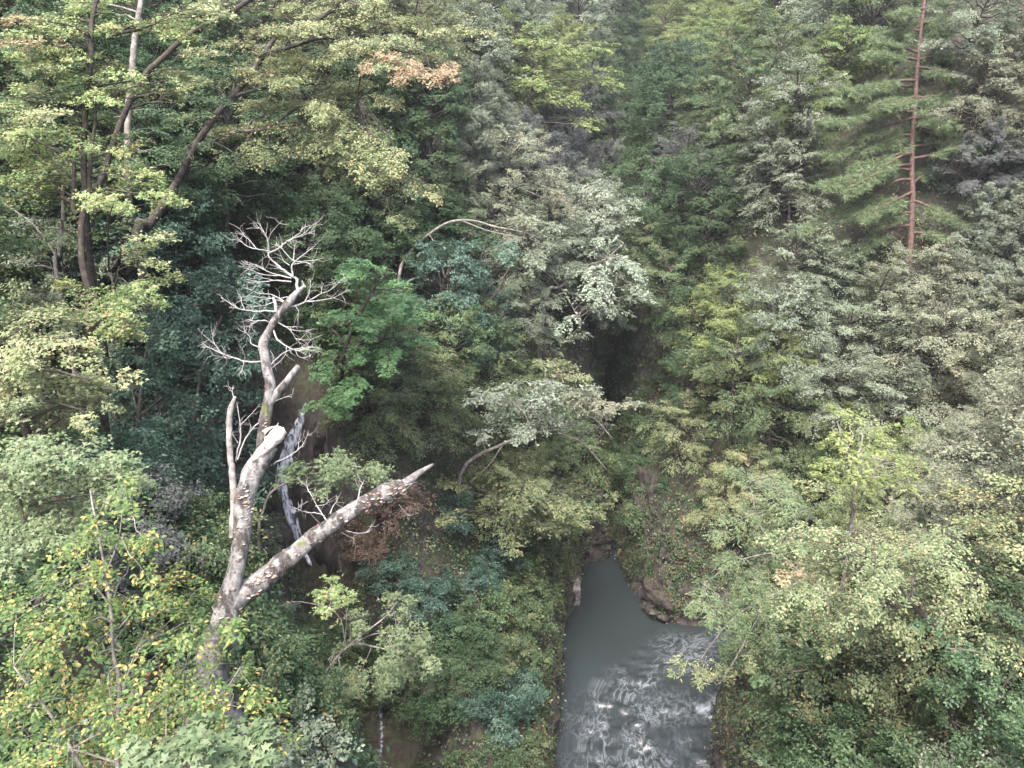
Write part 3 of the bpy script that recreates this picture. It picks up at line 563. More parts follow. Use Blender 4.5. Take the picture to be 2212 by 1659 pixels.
hero('cherry_tree', 'big leaning cherry with thick slanting trunk and olive tiers turning yellow', [
    ([z1(900, 1600), z1(960, 1450), z1(1060, 1300), z1(1150, 1150), z1(1250, 950), z1(1420, 700, ), z1(1600, 500), z1(1700, 350), z1(1800, 220), z1(2000, 150), z1(2200, 20), z1(2300, -80)], 11.5, 3),
    ([z1(1250, 950), z1(1350, 920), z1(1500, 850), z1(1700, 830), z1(1900, 700), z1(2050, 650), z1(2300, 640)], 5, 1.8),
    ([z1(1700, 350), z1(1900, 290), z1(2100, 240), z1(2400, 300), z1(2700, 350)], 6, 2),
    ([z1(1420, 700), z1(1500, 620), z1(1800, 550), z1(2100, 540)], 5, 2)],
    [(520, 95, 70), (450, 115, 60), (600, 115, 90), (560, 160, 100), (680, 60, 90), (760, 50, 100), (850, 90, 100, 'cherry_tan'), (930, 125, 80, 'cherry_tan'), (880, 145, 90, 'orange', -2.0), (820, 125, 60, 'orange', -2.0), (935, 160, 60, 'orange', -2.2), (800, 100, 70, 'cherry_tan'), (970, 150, 55, 'orange', -2.2), (760, 115, 80), (900, 50, 80), (960, 70, 70),
     (640, 170, 85), (740, 190, 75), (830, 215, 60), (690, 230, 70), (560, 230, 90), (480, 175, 60), (620, 275, 100), (720, 265, 100), (800, 300, 90), (700, 320, 85), (770, 350, 85), (850, 335, 75), (880, 395, 65), (905, 415, 45), (450, 300, 75, 'mid'), (400, 330, 60, 'mid'), (430, 250, 70, 'mid'), (500, 345, 70, 'mid'),
     (850, 440, 45), (880, 480, 28), (550, 320, 70), (640, 330, 60), (590, 70, 70), (530, 280, 70), (830, 370, 60), (810, 20, 80), (700, 10, 80)],
    28, 'cherry_olive', 'oval', .095, BARK, 6, .9, .04, aspect=.7, sag=.18, tilt=.38)
hero('cherry_tree', 'mossy limb of a slanting cherry crossing behind the tall maple', [([z1(560, 1500, ), z1(660, 1150), z1(780, 780), z1(920, 500), z1(1050, 370), z1(1200, 230), z1(1400, 120), z1(1530, 50), z1(1700, -80)], 7.5, 5)],
    [(540, 20, 60), (470, 5, 60), (420, 130, 40, 'mid'), (440, 210, 60, 'mid')], 25, 'mid', 'oval', .1, BARK_MAPLE, 7, .8, .05, aspect=.7)
hero('grey_tree', 'straight pale grey trunk between the tall maple and the slanting cherry', [([z1(800, 1640), z1(810, 1500), z1(830, 1350), z1(820, 1050), z1(825, 700), z1(855, 400), z1(870, 220), z1(910, 0), z1(930, -160)], 9, 5.5), ([z1(825, 1100), z1(870, 1030), z1(900, 990)], 4, 2)],
    [(230, 30, 60), (330, 280, 60), (300, 250, 50), (240, 330, 60), (340, 330, 60)], 30, 'dark', 'oval', .12, BARK_PALE, 8, .8)
hero('grey_tree', 'thin grey stem with one long bare slanting branch among misty brush', [([z1(370, 1800), z1(380, 1646), z1(400, 1450), z1(405, 1340), z1(400, 1200)], 5, 3), ([z1(360, 1640), z1(290, 1540), z1(200, 1430), z1(40, 1320), z1(-30, 1280)], 2.5, 1)],
    [(60, 480, 60), (110, 500, 50), (50, 560, 60)], 24, 'grey', 'thin', .1, BARK_PALE, 9, .6)
hero('maple_tree', 'fresh green maple hanging over the top of the waterfall', [([(745, 905, 5), (738, 840, 2), (745, 760, 0), (770, 690, 0), (800, 640, 0), (820, 600, 0)], 6, 2.5), ([(745, 760), (790, 740), (850, 730)], 3.5, 1.5)],
    [(800, 580, 55), (765, 605, 65), (835, 625, 60), (870, 685, 60), (800, 670, 75), (740, 680, 55), (895, 735, 40), (905, 690, 35), (830, 735, 75), (740, 740, 60), (705, 790, 55), (790, 770, 70), (760, 830, 65), (840, 770, 60), (725, 865, 55), (690, 870, 35), (780, 700, 60), (860, 650, 50), (820, 700, 60)],
    38, 'maple_green', M, .15, BARK, 10, 1.0, .03, aspect=.75, sag=.14, mult=2, tilt=.32, thick=.03)
hero('evergreen_tree', 'broad blue-green evergreen filling the slope behind the dead tree', [([(400, 1090), (410, 1000), (420, 900), (440, 780), (480, 680)], 7, 2), ([(415, 950), (480, 900), (540, 870)], 3, 1), ([(420, 880), (340, 820), (290, 760)], 3, 1)],
    [(380, 665, 70), (460, 625, 70), (540, 600, 55), (430, 720, 75), (520, 690, 65), (380, 790, 75), (460, 790, 75), (530, 780, 55), (420, 870, 75), (500, 870, 65), (450, 950, 70), (530, 950, 50), (390, 950, 65), (480, 1030, 60), (545, 1050, 40), (560, 850, 40), (570, 650, 40), (420, 1030, 55)], 27, 'blue', 'oval', .13, BARK, 51, 1.1, .06, tilt=.55, sag=.4, thick=.14)
hero('evergreen_tree', 'blue-green evergreen between the tall maple foot and the dead tree', [([(300, 1000), (300, 900), (310, 800), (320, 730)], 6, 2), ([(300, 900), (350, 860), (390, 840)], 3, 1)],
    [(300, 700, 60), (340, 720, 65), (270, 770, 60), (330, 790, 70), (280, 850, 65), (350, 860, 65), (310, 920, 65), (370, 930, 55), (260, 910, 50), (330, 980, 60), (390, 870, 50), (250, 840, 45)], 23, 'blue', 'oval', .115, BARK, 52, 1.1, .06, tilt=.55, sag=.4, thick=.12)
hero('maple_tree', 'pale green maple bough reaching across the waterfall behind the dead limb', [([(560, 1180), (570, 1100), (590, 1060), (640, 1035), (700, 1020), (780, 1015)], 4, 1.5)],
    [(680, 1010, 60), (740, 1000, 65), (785, 1030, 55), (640, 1025, 35), (720, 1035, 50), (800, 1010, 30)], 21, 'maple_soft', M, .085, BARK, 11, .9, .03, aspect=.75)
hero('maple_tree', 'soft green maple with thin pale stems leaning out below the waterfall', [([z3f(800, 1700), z3f(900, 1510), z3f(1000, 1400), z3f(1120, 1300), z3f(1250, 1200), z3f(1330, 1100)], 3.2, 1.2), ([z3f(1000, 1400), z3f(1180, 1310), z3f(1400, 1300)], 2, .8), ([z3f(1080, 1370), z3f(1300, 1420), z3f(1450, 1480)], 2, .8), ([z3f(1000, 1400), z3f(940, 1180), z3f(700, 1100), z3f(560, 1130)], 1.6, .8), ([z3f(1025, 1360), z3f(1025, 1250)], 1.2, .8)],
    [(740, 1285, 40, 'maple_yel'), (700, 1265, 40, 'maple_yel'), (725, 1310, 55, 'maple_yel'), (850, 1315, 60), (905, 1360, 45), (845, 1380, 65), (880, 1430, 55), (775, 1345, 45), (800, 1460, 55), (745, 1400, 40), (720, 1480, 55), (910, 1400, 40), (850, 1450, 50)], 22, 'maple_soft', M, .095, BARK_PALE, 12, .85, .04, aspect=.75, sag=.4)
hero('cherry_tree', 'yellow-flecked cherry with slim white stems beside the foot of the dead tree', [
    ([(262, 1720), (258, 1480), (246, 1420), (240, 1330), (233, 1270), (225, 1220), (212, 1150), (200, 1090), (195, 1060)], 5.5, 1.6), ([(262, 1500), (285, 1430), (300, 1390)], 2.5, 1), ([(228, 1240), (255, 1170), (265, 1100)], 2.5, 1),
    ([(200, 1700), (120, 1560), (60, 1480), (30, 1440)], 4, 1.5), ([(330, 1720), (420, 1560), (480, 1500), (520, 1440)], 4, 1.2), ([(232, 1300), (180, 1230), (150, 1160)], 2, 1), ([(262, 1650), (160, 1620), (20, 1590)], 3, 1), ([(300, 1700), (380, 1600), (440, 1440)], 3, 1)],
    [(215, 1110, 55), (185, 1150, 55), (260, 1160, 50), (150, 1200, 60), (230, 1210, 60), (300, 1220, 60), (180, 1280, 70), (270, 1290, 70), (350, 1260, 60), (120, 1320, 80), (220, 1360, 80), (330, 1330, 80), (420, 1310, 60), (60, 1390, 80), (160, 1420, 90), (280, 1430, 90), (390, 1400, 80), (460, 1370, 55),
     (40, 1480, 90), (130, 1510, 90), (240, 1520, 100), (350, 1500, 90), (450, 1480, 70), (520, 1450, 50), (50, 1580, 100), (160, 1600, 100), (280, 1600, 100), (390, 1580, 90), (490, 1560, 80), (560, 1520, 40), (90, 1660, 110), (230, 1670, 110), (360, 1660, 90), (20, 1330, 60), (20, 1290, 40), (450, 1640, 80), (530, 1620, 60)],
    10.5, 'cherry_fg', 'oval6', .062, BARK_PALE, 13, .6, .07, tilt=.42, droop=.4, aspect=.8, sag=.3, thick=.07)
hero('maple_tree', 'pale large-leaved maple sprig under the yellow-flecked cherry', [([(400, 1760), (440, 1700), (500, 1650), (560, 1620)], 4, 1.5)],
    [(420, 1600, 40), (390, 1640, 50), (470, 1640, 60), (540, 1640, 40), (350, 1660, 50), (560, 1600, 25)], 8.2, 'maple_soft', 'maple5', .1, BARK, 14, .7, .03)
OPEN = [(1000, 1013), (1087, 959), (1151, 936), (1195, 929), (1232, 916), (1279, 902), (1322, 946)]
hero('sparse_tree', 'pale open-crowned tree with long grey bough leaning over the dark gorge', [(OPEN, 4.5, 1.2), ([(1087, 959), (1060, 1000), (1040, 1020)], 2, 1), ([(1195, 929), (1180, 870), (1185, 830)], 2.5, 1), ([(1205, 935), (1219, 939), (1259, 956), (1286, 986), (1312, 1016)], 2, .8), ([(1151, 936), (1130, 890), (1090, 860)], 2, 1)],
    [(1050, 855, 50), (1130, 880, 80), (1080, 920, 55), (1180, 840, 70), (1210, 800, 55, 'cherry_tan'), (1170, 785, 35, 'cherry_tan'), (1240, 815, 35, 'cherry_tan'), (1290, 870, 55, 'tan'), (1330, 880, 40, 'tan'), (1260, 850, 55, 'tan'), (1230, 920, 55), (1150, 930, 60), (1300, 910, 45, 'tan'), (1100, 840, 55)], 46, 'silver', 'oval', .15, BARK_PALE, 15, .8, .035, root=True)
hero('cherry_tree', 'yellow-green bushy tree at the pool corner below the pale open tree', [([(1080, 1200), (1090, 1140), (1120, 1090), (1160, 1060)], 4, 2)],
    [(1000, 1045, 50), (1060, 1070, 70), (1130, 1060, 80), (1200, 1080, 75), (1130, 1120, 75), (1060, 1115, 60), (1255, 1095, 45), (1170, 1140, 65), (1220, 1120, 50), (1020, 1100, 50), (1100, 1160, 50), (1290, 1090, 28), (950, 1090, 40), (1080, 1030, 60)], 46, 'cherry_olive', 'oval', .15, BARK, 16, 1.0, .03)
hero('evergreen_tree', 'dark-leaved tree whose long arched bough bows out over the hollow', [([(862, 600), (879, 553), (916, 514), (970, 480), (1023, 477), (1070, 490), (1137, 504), (1170, 530)], 4, 1.2), ([(1000, 478), (1060, 500), (1137, 515)], 1.8, 1), ([(866, 620), (900, 600), (940, 610), (968, 626)], 3, 1.2)],
    [(1120, 480, 50, 'tan'), (1180, 500, 50, 'grey'), (1100, 540, 50), (1160, 560, 50, 'grey'), (960, 560, 55), (1000, 590, 50)], 50, 'blue', 'oval', .16, BARK_PALE, 17, .9, .03)
hero('evergreen_tree', 'dark tree with two bare upright trunks standing in the shaded hollow', [([(828, 585), (832, 551), (845, 500), (856, 465), (860, 430)], 5, 3), ([(1020, 660), (1025, 610), (1035, 570), (1050, 520)], 4, 2), ([(1045, 660), (1075, 630), (1088, 600), (1105, 570)], 3, 1.5)],
    [(840, 420, 60), (900, 440, 60), (780, 400, 60), (960, 530, 60), (720, 420, 60), (660, 430, 60)], 52, 'dark', 'oval', .17, BARK, 18, .9, .04)
hero('willow_leaved_tree', 'silvery narrow-leaved tree sweeping down the spur above the dark gorge', [([(960, 420), (1000, 390), (1060, 380), (1110, 400), (1180, 430), (1260, 460)], 2.6, .8), ([(1000, 390), (1010, 330), (1050, 300), (1110, 310)], 1.6, .7), ([(960, 400), (1040, 440), (1100, 500), (1200, 530)], 1.6, .7), ([(1060, 380), (1150, 370), (1230, 390)], 1.4, .7)],
    [(960, 285, 50), (1020, 275, 60), (1070, 290, 60), (1110, 320, 50), (1140, 345, 40), (1190, 385, 40), (1230, 410, 55), (1270, 440, 55), (1300, 475, 40), (1220, 440, 50, 'tan'), (1040, 310, 50, 'tan'), (1090, 420, 40, 'tan'), (1150, 470, 50, 'tan'), (1180, 520, 50, 'tan')], 60, 'silver', 'thin', .3, BARK_PALE, 19, .75, .03, tilt=.6)
hero('evergreen_tree', 'silver-green drooping tree on the spur beside the black gap in the gorge', [([(1180, 640), (1210, 620), (1260, 580), (1310, 560)], 5, 2), ([(1150, 560), (1210, 620), (1245, 680), (1255, 710)], 2, 1)],
    [(1280, 520, 60), (1330, 555, 60), (1290, 590, 70), (1350, 620, 55), (1260, 650, 60), (1240, 570, 60), (1380, 640, 35), (1310, 660, 50), (1230, 690, 40), (1320, 510, 45), (1360, 570, 45), (1250, 720, 35)], 58, 'silver', 'oval', .2, BARK_PALE, 20, 1.0, .03, sag=.5)
hero('cherry_tree', 'bright yellow-green cherry in wide tiers high above the silvery spur', [([(1130, 300), (1140, 230), (1150, 170), (1170, 110)], 5, 2)],
    [(1140, 85, 50), (1080, 150, 55), (1200, 120, 80), (1240, 165, 75), (1150, 180, 80), (1290, 150, 45), (1110, 225, 55), (1190, 220, 70), (1260, 260, 40), (1060, 190, 50), (1280, 105, 45), (1020, 160, 40)], 72, 'yell', 'oval', .22, BARK, 21, .9, .03, aspect=.7)
zr = zq(1700, 640); zb = zq(1700, 1280)
hero('maple_tree', 'slim yellow maple rising out of green crowns across the river', [([zr(1130, 1480), zr(1110, 1400), zr(1085, 1290), zr(1050, 1200), zr(1010, 1060)], 4.5, 1.5)],
    [(1850, 905, 45), (1900, 925, 45), (1820, 950, 60), (1900, 970, 55), (1860, 1005, 65), (1800, 1010, 45), (1930, 1040, 45), (1870, 1050, 55), (1950, 1000, 40), (1850, 1080, 45)], 24, 'yell', M, .1, BARK_PALE, 22, .75, .03, aspect=.7)
hero('cherry_tree', 'broad tan and yellow-green cherry spilling towards the river bend', [([zb(1800, 1000), zb(1700, 800), zb(1500, 600), zb(1400, 450), zb(1200, 300)], 9, 2.5), ([zb(1700, 800), zb(2000, 700), zb(2200, 600)], 5, 2), ([zb(1410, 620), zb(1420, 540)], 2, 1.5), ([zb(2200, 720), zb(2000, 560), zb(1800, 300), zb(1640, 40)], 5, 1.6)],
    [(1740, 1180, 60), (1800, 1150, 70), (1860, 1190, 80), (1950, 1180, 80), (2050, 1170, 90), (1900, 1255, 90), (1800, 1240, 80), (1750, 1290, 60), (2000, 1260, 90), (2090, 1275, 90), (2160, 1320, 80), (1930, 1330, 70), (1980, 1360, 55), (1850, 1310, 70), (2150, 1210, 80), (2060, 1340, 70), (2130, 1390, 60, 'cherry_olive'), (2190, 1400, 60, 'cherry_olive'), (1780, 1340, 55, 'mid'), (1830, 1370, 60, 'mid'), (2120, 1130, 80, 'cherry_olive'), (2200, 1260, 70), (1720, 1230, 40, 'orange')],
    20.5, 'cherry_tan', 'oval', .085, BARK, 23, .8, .05, aspect=.75, sag=.4)
hero('willow_leaved_tree', 'light green narrow-leaved tree drooping its boughs over the river', [([(1790, 1330), (1740, 1250), (1680, 1190), (1640, 1130), (1620, 1050)], 4, 1.2), ([(1740, 1250), (1660, 1290), (1590, 1330), (1530, 1400), (1500, 1450)], 1.8, .7), ([(1690, 1190), (1600, 1210), (1520, 1260)], 1.8, .7), ([(1640, 1330), (1590, 1420), (1560, 1470)], 1.6, .8)],
    [(1620, 1030, 60), (1680, 1060, 65), (1600, 1120, 65), (1690, 1150, 60), (1560, 1210, 55), (1520, 1265, 35), (1560, 1295, 60), (1620, 1270, 55), (1650, 1340, 55), (1520, 1440, 40, 'cherry_olive'), (1590, 1390, 45), (1515, 1310, 28), (1640, 1210, 60), (1720, 1110, 60), (1560, 1460, 40, 'cherry_olive'), (1600, 1440, 30, 'cherry_olive')], 27, 'maple_soft', 'thin', .14, BARK_PALE, 24, .85, .04, sag=.5, tilt=.6)
hero('broadleaf_tree', 'dark-trunked tree with rounded leaves standing over the cliff brink', [([zb(1270, 1700), zb(1290, 1600), zb(1290, 1300), zb(1280, 1080), zb(1300, 900), zb(1350, 700)], 8, 4), ([zb(1290, 1200), zb(1360, 1210)], 3, 2)],
    [(1760, 1410, 50), (1700, 1465, 40), (1720, 1430, 50), (1780, 1530, 65), (1720, 1560, 55), (1830, 1545, 60), (1750, 1610, 75), (1690, 1645, 55), (1850, 1510, 45), (1950, 1540, 50), (1985, 1570, 50), (2010, 1460, 60), (1960, 1430, 60), (1810, 1590, 55), (1790, 1650, 60), (1890, 1420, 60), (2050, 1500, 50)], 27, 'leafy', 'oval', .14, BARK, 25, .95, .04, aspect=.75)
hero('cherry_tree', 'deep green bough end hanging down beside the dark-trunked tree', [([(2300, 1500), (2200, 1440), (2120, 1410), (2040, 1400)], 5, 1.5), ([(2200, 1440), (2140, 1520), (2110, 1580)], 3, 1)],
    [(2070, 1395, 55), (2135, 1430, 60), (2080, 1490, 55), (2140, 1550, 55), (2190, 1490, 60), (2100, 1590, 45), (2180, 1600, 50), (2050, 1650, 70, 'grey'), (2150, 1660, 60, 'grey')], 19, 'leafy', 'oval', .09, BARK, 26, .9, .04, sag=.5)
hero('twiggy_tree', 'yellow-brown twiggy sapling above the low pale yellow maple', [([(30, 760), (35, 700), (40, 650), (60, 610)], 3, 1), ([(35, 700), (90, 660), (130, 650)], 1.5, .7), ([(35, 700), (0, 650), (-20, 610)], 1.5, .7)],
    [(40, 620, 40), (90, 640, 40), (20, 660, 40), (70, 670, 40), (120, 660, 30)], 19, 'cherry_tan', 'thin', .08, TWIG_GREY, 27, .5)

# ------------------------------------------------------------------ the dead tree
def dead_mat():
    m, t, out = newmat('dead_bark_lichen'); L = t.links.new
    tc = N(t, 'ShaderNodeTexCoord'); mp = N(t, 'ShaderNodeMapping'); mp.inputs['Scale'].default_value = (1, 1, .38); L(tc.outputs['Object'], mp.inputs[0])
    n1 = N(t, 'ShaderNodeTexNoise'); n1.inputs['Scale'].default_value = 9; n1.inputs['Detail'].default_value = 9; n1.inputs['Roughness'].default_value = .7; L(mp.outputs[0], n1.inputs['Vector'])
    dk = ramp(t, [(.35, (.018, .015, .013)), (.5, (.05, .043, .038)), (.62, (.11, .1, .092)), (.75, (.2, .19, .18))], n1.outputs[0])
    n2 = N(t, 'ShaderNodeTexNoise'); n2.inputs['Scale'].default_value = 3.4; n2.inputs['Detail'].default_value = 6; n2.inputs['Roughness'].default_value = .62; L(mp.outputs[0], n2.inputs['Vector'])
    ms = ramp(t, [(.47, (0, 0, 0)), (.52, (1, 1, 1))], n2.outputs[0])
    lc = ramp(t, [(.3, (.06, .056, .052)), (.5, (.17, .162, .155)), (.7, (.3, .288, .28))], n1.outputs[0])
    mx = N(t, 'ShaderNodeMixRGB'); L(ms.outputs[0], mx.inputs[0]); L(dk.outputs[0], mx.inputs[1]); L(lc.outputs[0], mx.inputs[2])
    n4 = N(t, 'ShaderNodeTexNoise'); n4.inputs['Scale'].default_value = 1.9; n4.inputs['Detail'].default_value = 4; L(tc.outputs['Object'], n4.inputs['Vector'])
    mo = ramp(t, [(.63, (0, 0, 0)), (.69, (1, 1, 1))], n4.outputs[0]); mx2 = N(t, 'ShaderNodeMixRGB'); L(mo.outputs[0], mx2.inputs[0]); L(mx.outputs[0], mx2.inputs[1]); mx2.inputs[2].default_value = (.07, .085, .02, 1)
    p = N(t, 'ShaderNodeBsdfPrincipled'); L(mx2.outputs[0], p.inputs['Base Color']); p.inputs['Roughness'].default_value = .9
    b = N(t, 'ShaderNodeBump'); b.inputs['Strength'].default_value = 1; b.inputs['Distance'].default_value = .06; L(n1.outputs[0], b.inputs['Height']); L(b.outputs[0], p.inputs['Normal']); L(p.outputs[0], out.inputs[0])
    return m
DEAD = dead_mat()
PALEWOOD = bark('split_pale_wood', (.4, .32, .25), (.56, .49, .43), (.66, .61, .56), 16)
GREYWOOD = bark('weathered_grey_wood', (.05, .045, .042), (.13, .12, .115), (.24, .225, .22), 12)
DD = 14.0; dg = np.random.default_rng(42)
dead = bpy.data.objects.new('dead_tree', None); col.objects.link(dead)
tag(dead, 'bare dead tree with bleached twigs, lichen bark and snapped limbs', 'tree')
DB = at(470, 1440, DD); DB[2] = float(ground(DB[0], DB[1])); dead.location = DB
def dpart(name, pts, r, mat, sides=12, n=None, rough=.16, freq=5, dz=0.0, label=None):
    """pts: (u, v[, depth offset]); r: px radii, one per point"""
    P = np.array([at(q[0], q[1], DD + dz + (q[2] if len(q) > 2 else 0)) for q in pts]); n = n or max(5, len(P) * 7)
    Q = spline(P, n); rr = np.interp(np.linspace(0, 1, n), np.linspace(0, 1, len(r)), r) * DD / FPX
    if name == 'branch': Q[1:-1] += dg.normal(size=(n - 2, 3)) * np.maximum(rr[1:-1, None] * .3, .0016)
    t = Tubes(); t.add(Q - DB, rr, sides, rough, freq); o = link(name, t.mesh(name), mat, dead)
    if label: o['label'] = label
    return Q, rr
base_low = project(np.array([DB[0], DB[1], DB[2] - .8]))
axes_ = []
axes_.append(dpart('trunk', [(float(base_low[0]), float(base_low[1]), float(base_low[2]) - DD), (462, 1440), (480, 1380), (488, 1330), (498, 1288), (505, 1262)], [38, 32, 29, 29, 27, 16], DEAD, 26, 60, .26, 3.2))
axes_.append(dpart('limb', [(478, 1325), (508, 1292, .05), (560, 1258, .15), (620, 1208, .3), (680, 1160, .45), (740, 1117, .6), (800, 1080, .75), (840, 1062, .85), (872, 1052, .95)], [26, 27, 24.5, 21, 18.5, 17.5, 18.5, 21, 18], DEAD, 28, 130, .24, 4.0, label='thick slanting limb crusted with bracket fungi'))
dpart('splinter', [(850, 1058, .88), (880, 1040, .97), (905, 1022, 1.03), (936, 1003, 1.1)], [11, 10, 8, 3], GREYWOOD, 9, 18, .3, 9, label='weathered grey splinter at the snapped limb end')
axes_.append(dpart('limb', [(490, 1310, -.05), (503, 1262, -.08), (518, 1200, -.1), (525, 1133, -.08), (531, 1066, -.05), (550, 1013, 0), (584, 962, .05)], [22, 20, 18, 19.5, 22, 22.5, 20], DEAD, 28, 120, .26, 4.0, label='upright limb patched with pale lichen'))
# snapped top: pale torn wood
def torn():
    P = [(536, 1003, -.12), (566, 975, -.1), (590, 950, -.04), (606, 931, 0), (612, 924, .02)]; Q = spline(np.array([at(a, b, DD + c) for a, b, c in P]), 26); t = Tubes()
    t.add(Q - DB, np.interp(np.linspace(0, 1, 26), [0, .25, .6, .85, 1], [4, 10, 16, 13, 3]) * DD / FPX, 11, .42, 11); o = link('broken_wood', t.mesh('broken_wood', False), PALEWOOD, dead); o['label'] = 'freshly torn cream wood at the snapped limb'
torn()
def spikes(u, v, dep, du, dv_, n, mat, seed, rmax):
    g = np.random.default_rng(seed)
    for k in range(n):
        a = at(u + g.normal() * 7, v + g.normal() * 7, DD + dep + g.normal() * .06); b = at(u + du * g.uniform(.4, 1.1) + g.normal() * 5, v + dv_ * g.uniform(.4, 1.1) + g.normal() * 5, DD + dep + g.normal() * .08)
        t = Tubes(); t.add(spline([a, (a + b) / 2 + g.normal(size=3) * .012, b], 7) - DB, np.linspace(g.uniform(.5, 1) * rmax, .003, 7), 5, .3, 14); link('splinter', t.mesh('splinter', False), mat, dead)
spikes(588, 948, .03, 22, -26, 11, PALEWOOD, 1, .05); spikes(560, 978, -.1, 26, -26, 6, PALEWOOD, 2, .045); spikes(866, 1056, .95, 30, -14, 9, GREYWOOD, 3, .045); spikes(658, 617, .15, 6, -10, 4, TWIG, 4, .02)
z = z2f
dpart('stem', [(503, 1160), (505, 1090), z(215, 1690), z(205, 1640), z(195, 1450), z(205, 1300), z(235, 1210)], [9, 8, 7.5, 7, 6.5, 6.5, 3.5], TWIG_GREY, 12, 60, .3, 8, label='thin pale side stem with snapped tip')
upper = [(548, 1010, .1), z(410, 1560), z(430, 1420), z(450, 1280), z(470, 1150), z(450, 1040), z(430, 920), z(425, 860), z(460, 780), z(500, 700), z(545, 640), z(600, 570), z(640, 520), z(700, 465)]
axes_.append(dpart('stem', upper, [13, 12.5, 12, 12, 11.5, 10.5, 10.5, 10.5, 9.5, 8.5, 8.5, 8.5, 6.5, 2.5], DEAD, 16, 130, .24, 6, dz=.15, label='long crooked upper stem greying towards its top'))
dpart('stub', [z(478, 1240), z(510, 1190), z(570, 1120), z(615, 1060), z(660, 1005)], [9, 8.5, 7.5, 7.5, 6], DEAD, 11, 26, .14, 7, dz=.15)
dpart('stub', [z(510, 640), z(505, 590), z(490, 545)], [4, 4, 3.5], TWIG, 8, 10, dz=.15)
BR = [([(655, 505), (650, 430), (620, 405), (560, 365), (510, 320), (465, 280), (460, 230)], 5, 3), ([(460, 230), (455, 170), (430, 110), (385, 35)], 2.6, .7), ([(465, 237), (430, 230), (380, 222), (320, 205), (265, 160), (250, 140)], 2.6, .7), ([(380, 222), (330, 160), (300, 135), (265, 85)], 1.8, .6),
    ([(465, 245), (520, 220), (570, 180), (620, 150), (690, 120), (770, 45)], 3, .7), ([(590, 172), (660, 120), (700, 75), (765, 60)], 1.8, .6), ([(455, 170), (480, 110), (530, 50)], 1.8, .6), ([(620, 150), (690, 130), (770, 95)], 1.5, .6), ([(430, 110), (410, 90), (380, 62)], 1.2, .5),
    ([(620, 408), (615, 340), (640, 300), (690, 260), (770, 200)], 3.4, .8), ([(635, 302), (600, 280), (545, 215), (500, 190)], 2, .6), ([(630, 322), (720, 312), (760, 350)], 1.8, .6), ([(640, 308), (740, 300), (830, 280)], 1.8, .6), ([(626, 300), (630, 230), (640, 180)], 2, .6), ([(600, 330), (560, 300), (540, 260)], 1.6, .6),
    ([(610, 415), (540, 400), (450, 370), (350, 320), (310, 310)], 2.4, .6), ([(610, 440), (500, 430), (430, 440), (320, 445)], 2.4, .6), ([(520, 400), (440, 395), (360, 370), (340, 345)], 1.6, .5), ([(450, 372), (390, 330), (330, 320)], 1.2, .5), ([(500, 432), (420, 415), (350, 420)], 1.2, .5),
    ([(560, 620), (640, 600), (720, 570), (800, 525), (880, 490), (965, 410)], 3.4, .8), ([(720, 573), (800, 565), (900, 545), (1000, 490)], 2, .6), ([(700, 575), (735, 500), (738, 430)], 2, .6), ([(810, 520), (815, 480)], 1.4, .6), ([(640, 602), (660, 640), (655, 670)], 1.6, .6), ([(880, 490), (900, 460), (905, 450)], 1.2, .5),
    ([(585, 600), (520, 560), (440, 550), (330, 535)], 2, .6), ([(570, 575), (480, 525), (400, 520), (320, 485)], 1.8, .6), ([(620, 545), (560, 545), (500, 575)], 1.8, .7), ([(500, 640), (430, 635), (340, 635), (260, 620), (180, 570), (140, 545)], 2.8, .7), ([(300, 630), (280, 580), (275, 540)], 1.4, .5), ([(500, 575), (420, 600), (330, 610)], 1.4, .5),
    ([(470, 712), (430, 700), (370, 705), (325, 695)], 3, 1.6), ([(375, 705), (345, 725), (330, 748)], 1.3, .6), ([(350, 690), (370, 655), (400, 640)], 1.6, .7), ([(510, 700), (570, 740), (640, 740)], 2.4, .7), ([(490, 760), (520, 830), (580, 870), (640, 900), (720, 895), (810, 910)], 3, .6), ([(520, 712), (600, 760), (640, 820), (665, 845)], 2.2, .6),
    ([(480, 990), (520, 950), (570, 910), (640, 890), (780, 870)], 2.6, .6), ([(640, 900), (660, 940), (710, 955)], 1.4, .5), ([(470, 900), (490, 940), (485, 990)], 1.8, .8), ([(640, 820), (690, 830), (740, 830)], 1.2, .5), ([(580, 870), (570, 930), (520, 990)], 1.6, .6), ([(600, 760), (680, 770), (740, 765)], 1.2, .5), ([(660, 895), (740, 880), (790, 885)], 1.2, .5),
    ([(440, 970), (360, 975), (290, 970), (220, 945), (150, 920), (100, 860), (10, 785)], 3, .7), ([(290, 972), (290, 1000), (270, 1060)], 1.5, .5), ([(150, 922), (60, 880), (30, 880)], 1.4, .5), ([(230, 948), (170, 950), (90, 930)], 1.2, .5), ([(100, 860), (85, 820), (90, 795)], 1.2, .5), ([(395, 880), (340, 850), (330, 800), (260, 760)], 1.8, .6), ([(300, 970), (300, 930), (280, 890)], 1.2, .5),
    ([(500, 1650), (570, 1620), (650, 1570), (700, 1510), (725, 1440)], 2.2, .6), ([(655, 1568), (660, 1530), (650, 1510)], 1.2, .5), ([(240, 1640), (270, 1500), (270, 1400), (245, 1240)], 2.8, 1.2), ([(250, 1630), (300, 1500), (370, 1400), (400, 1385)], 2.8, 1), ([(270, 1400), (330, 1340), (400, 1260)], 1.4, .5), ([(255, 1520), (225, 1470), (215, 1440)], 1.6, .7), ([(300, 1500), (340, 1420), (330, 1380)], 1.2, .5), ([(225, 1210), (218, 1180), (220, 1150)], 1.2, .5), ([(500, 1240), (560, 1215), (620, 1190)], 1.2, .5)]
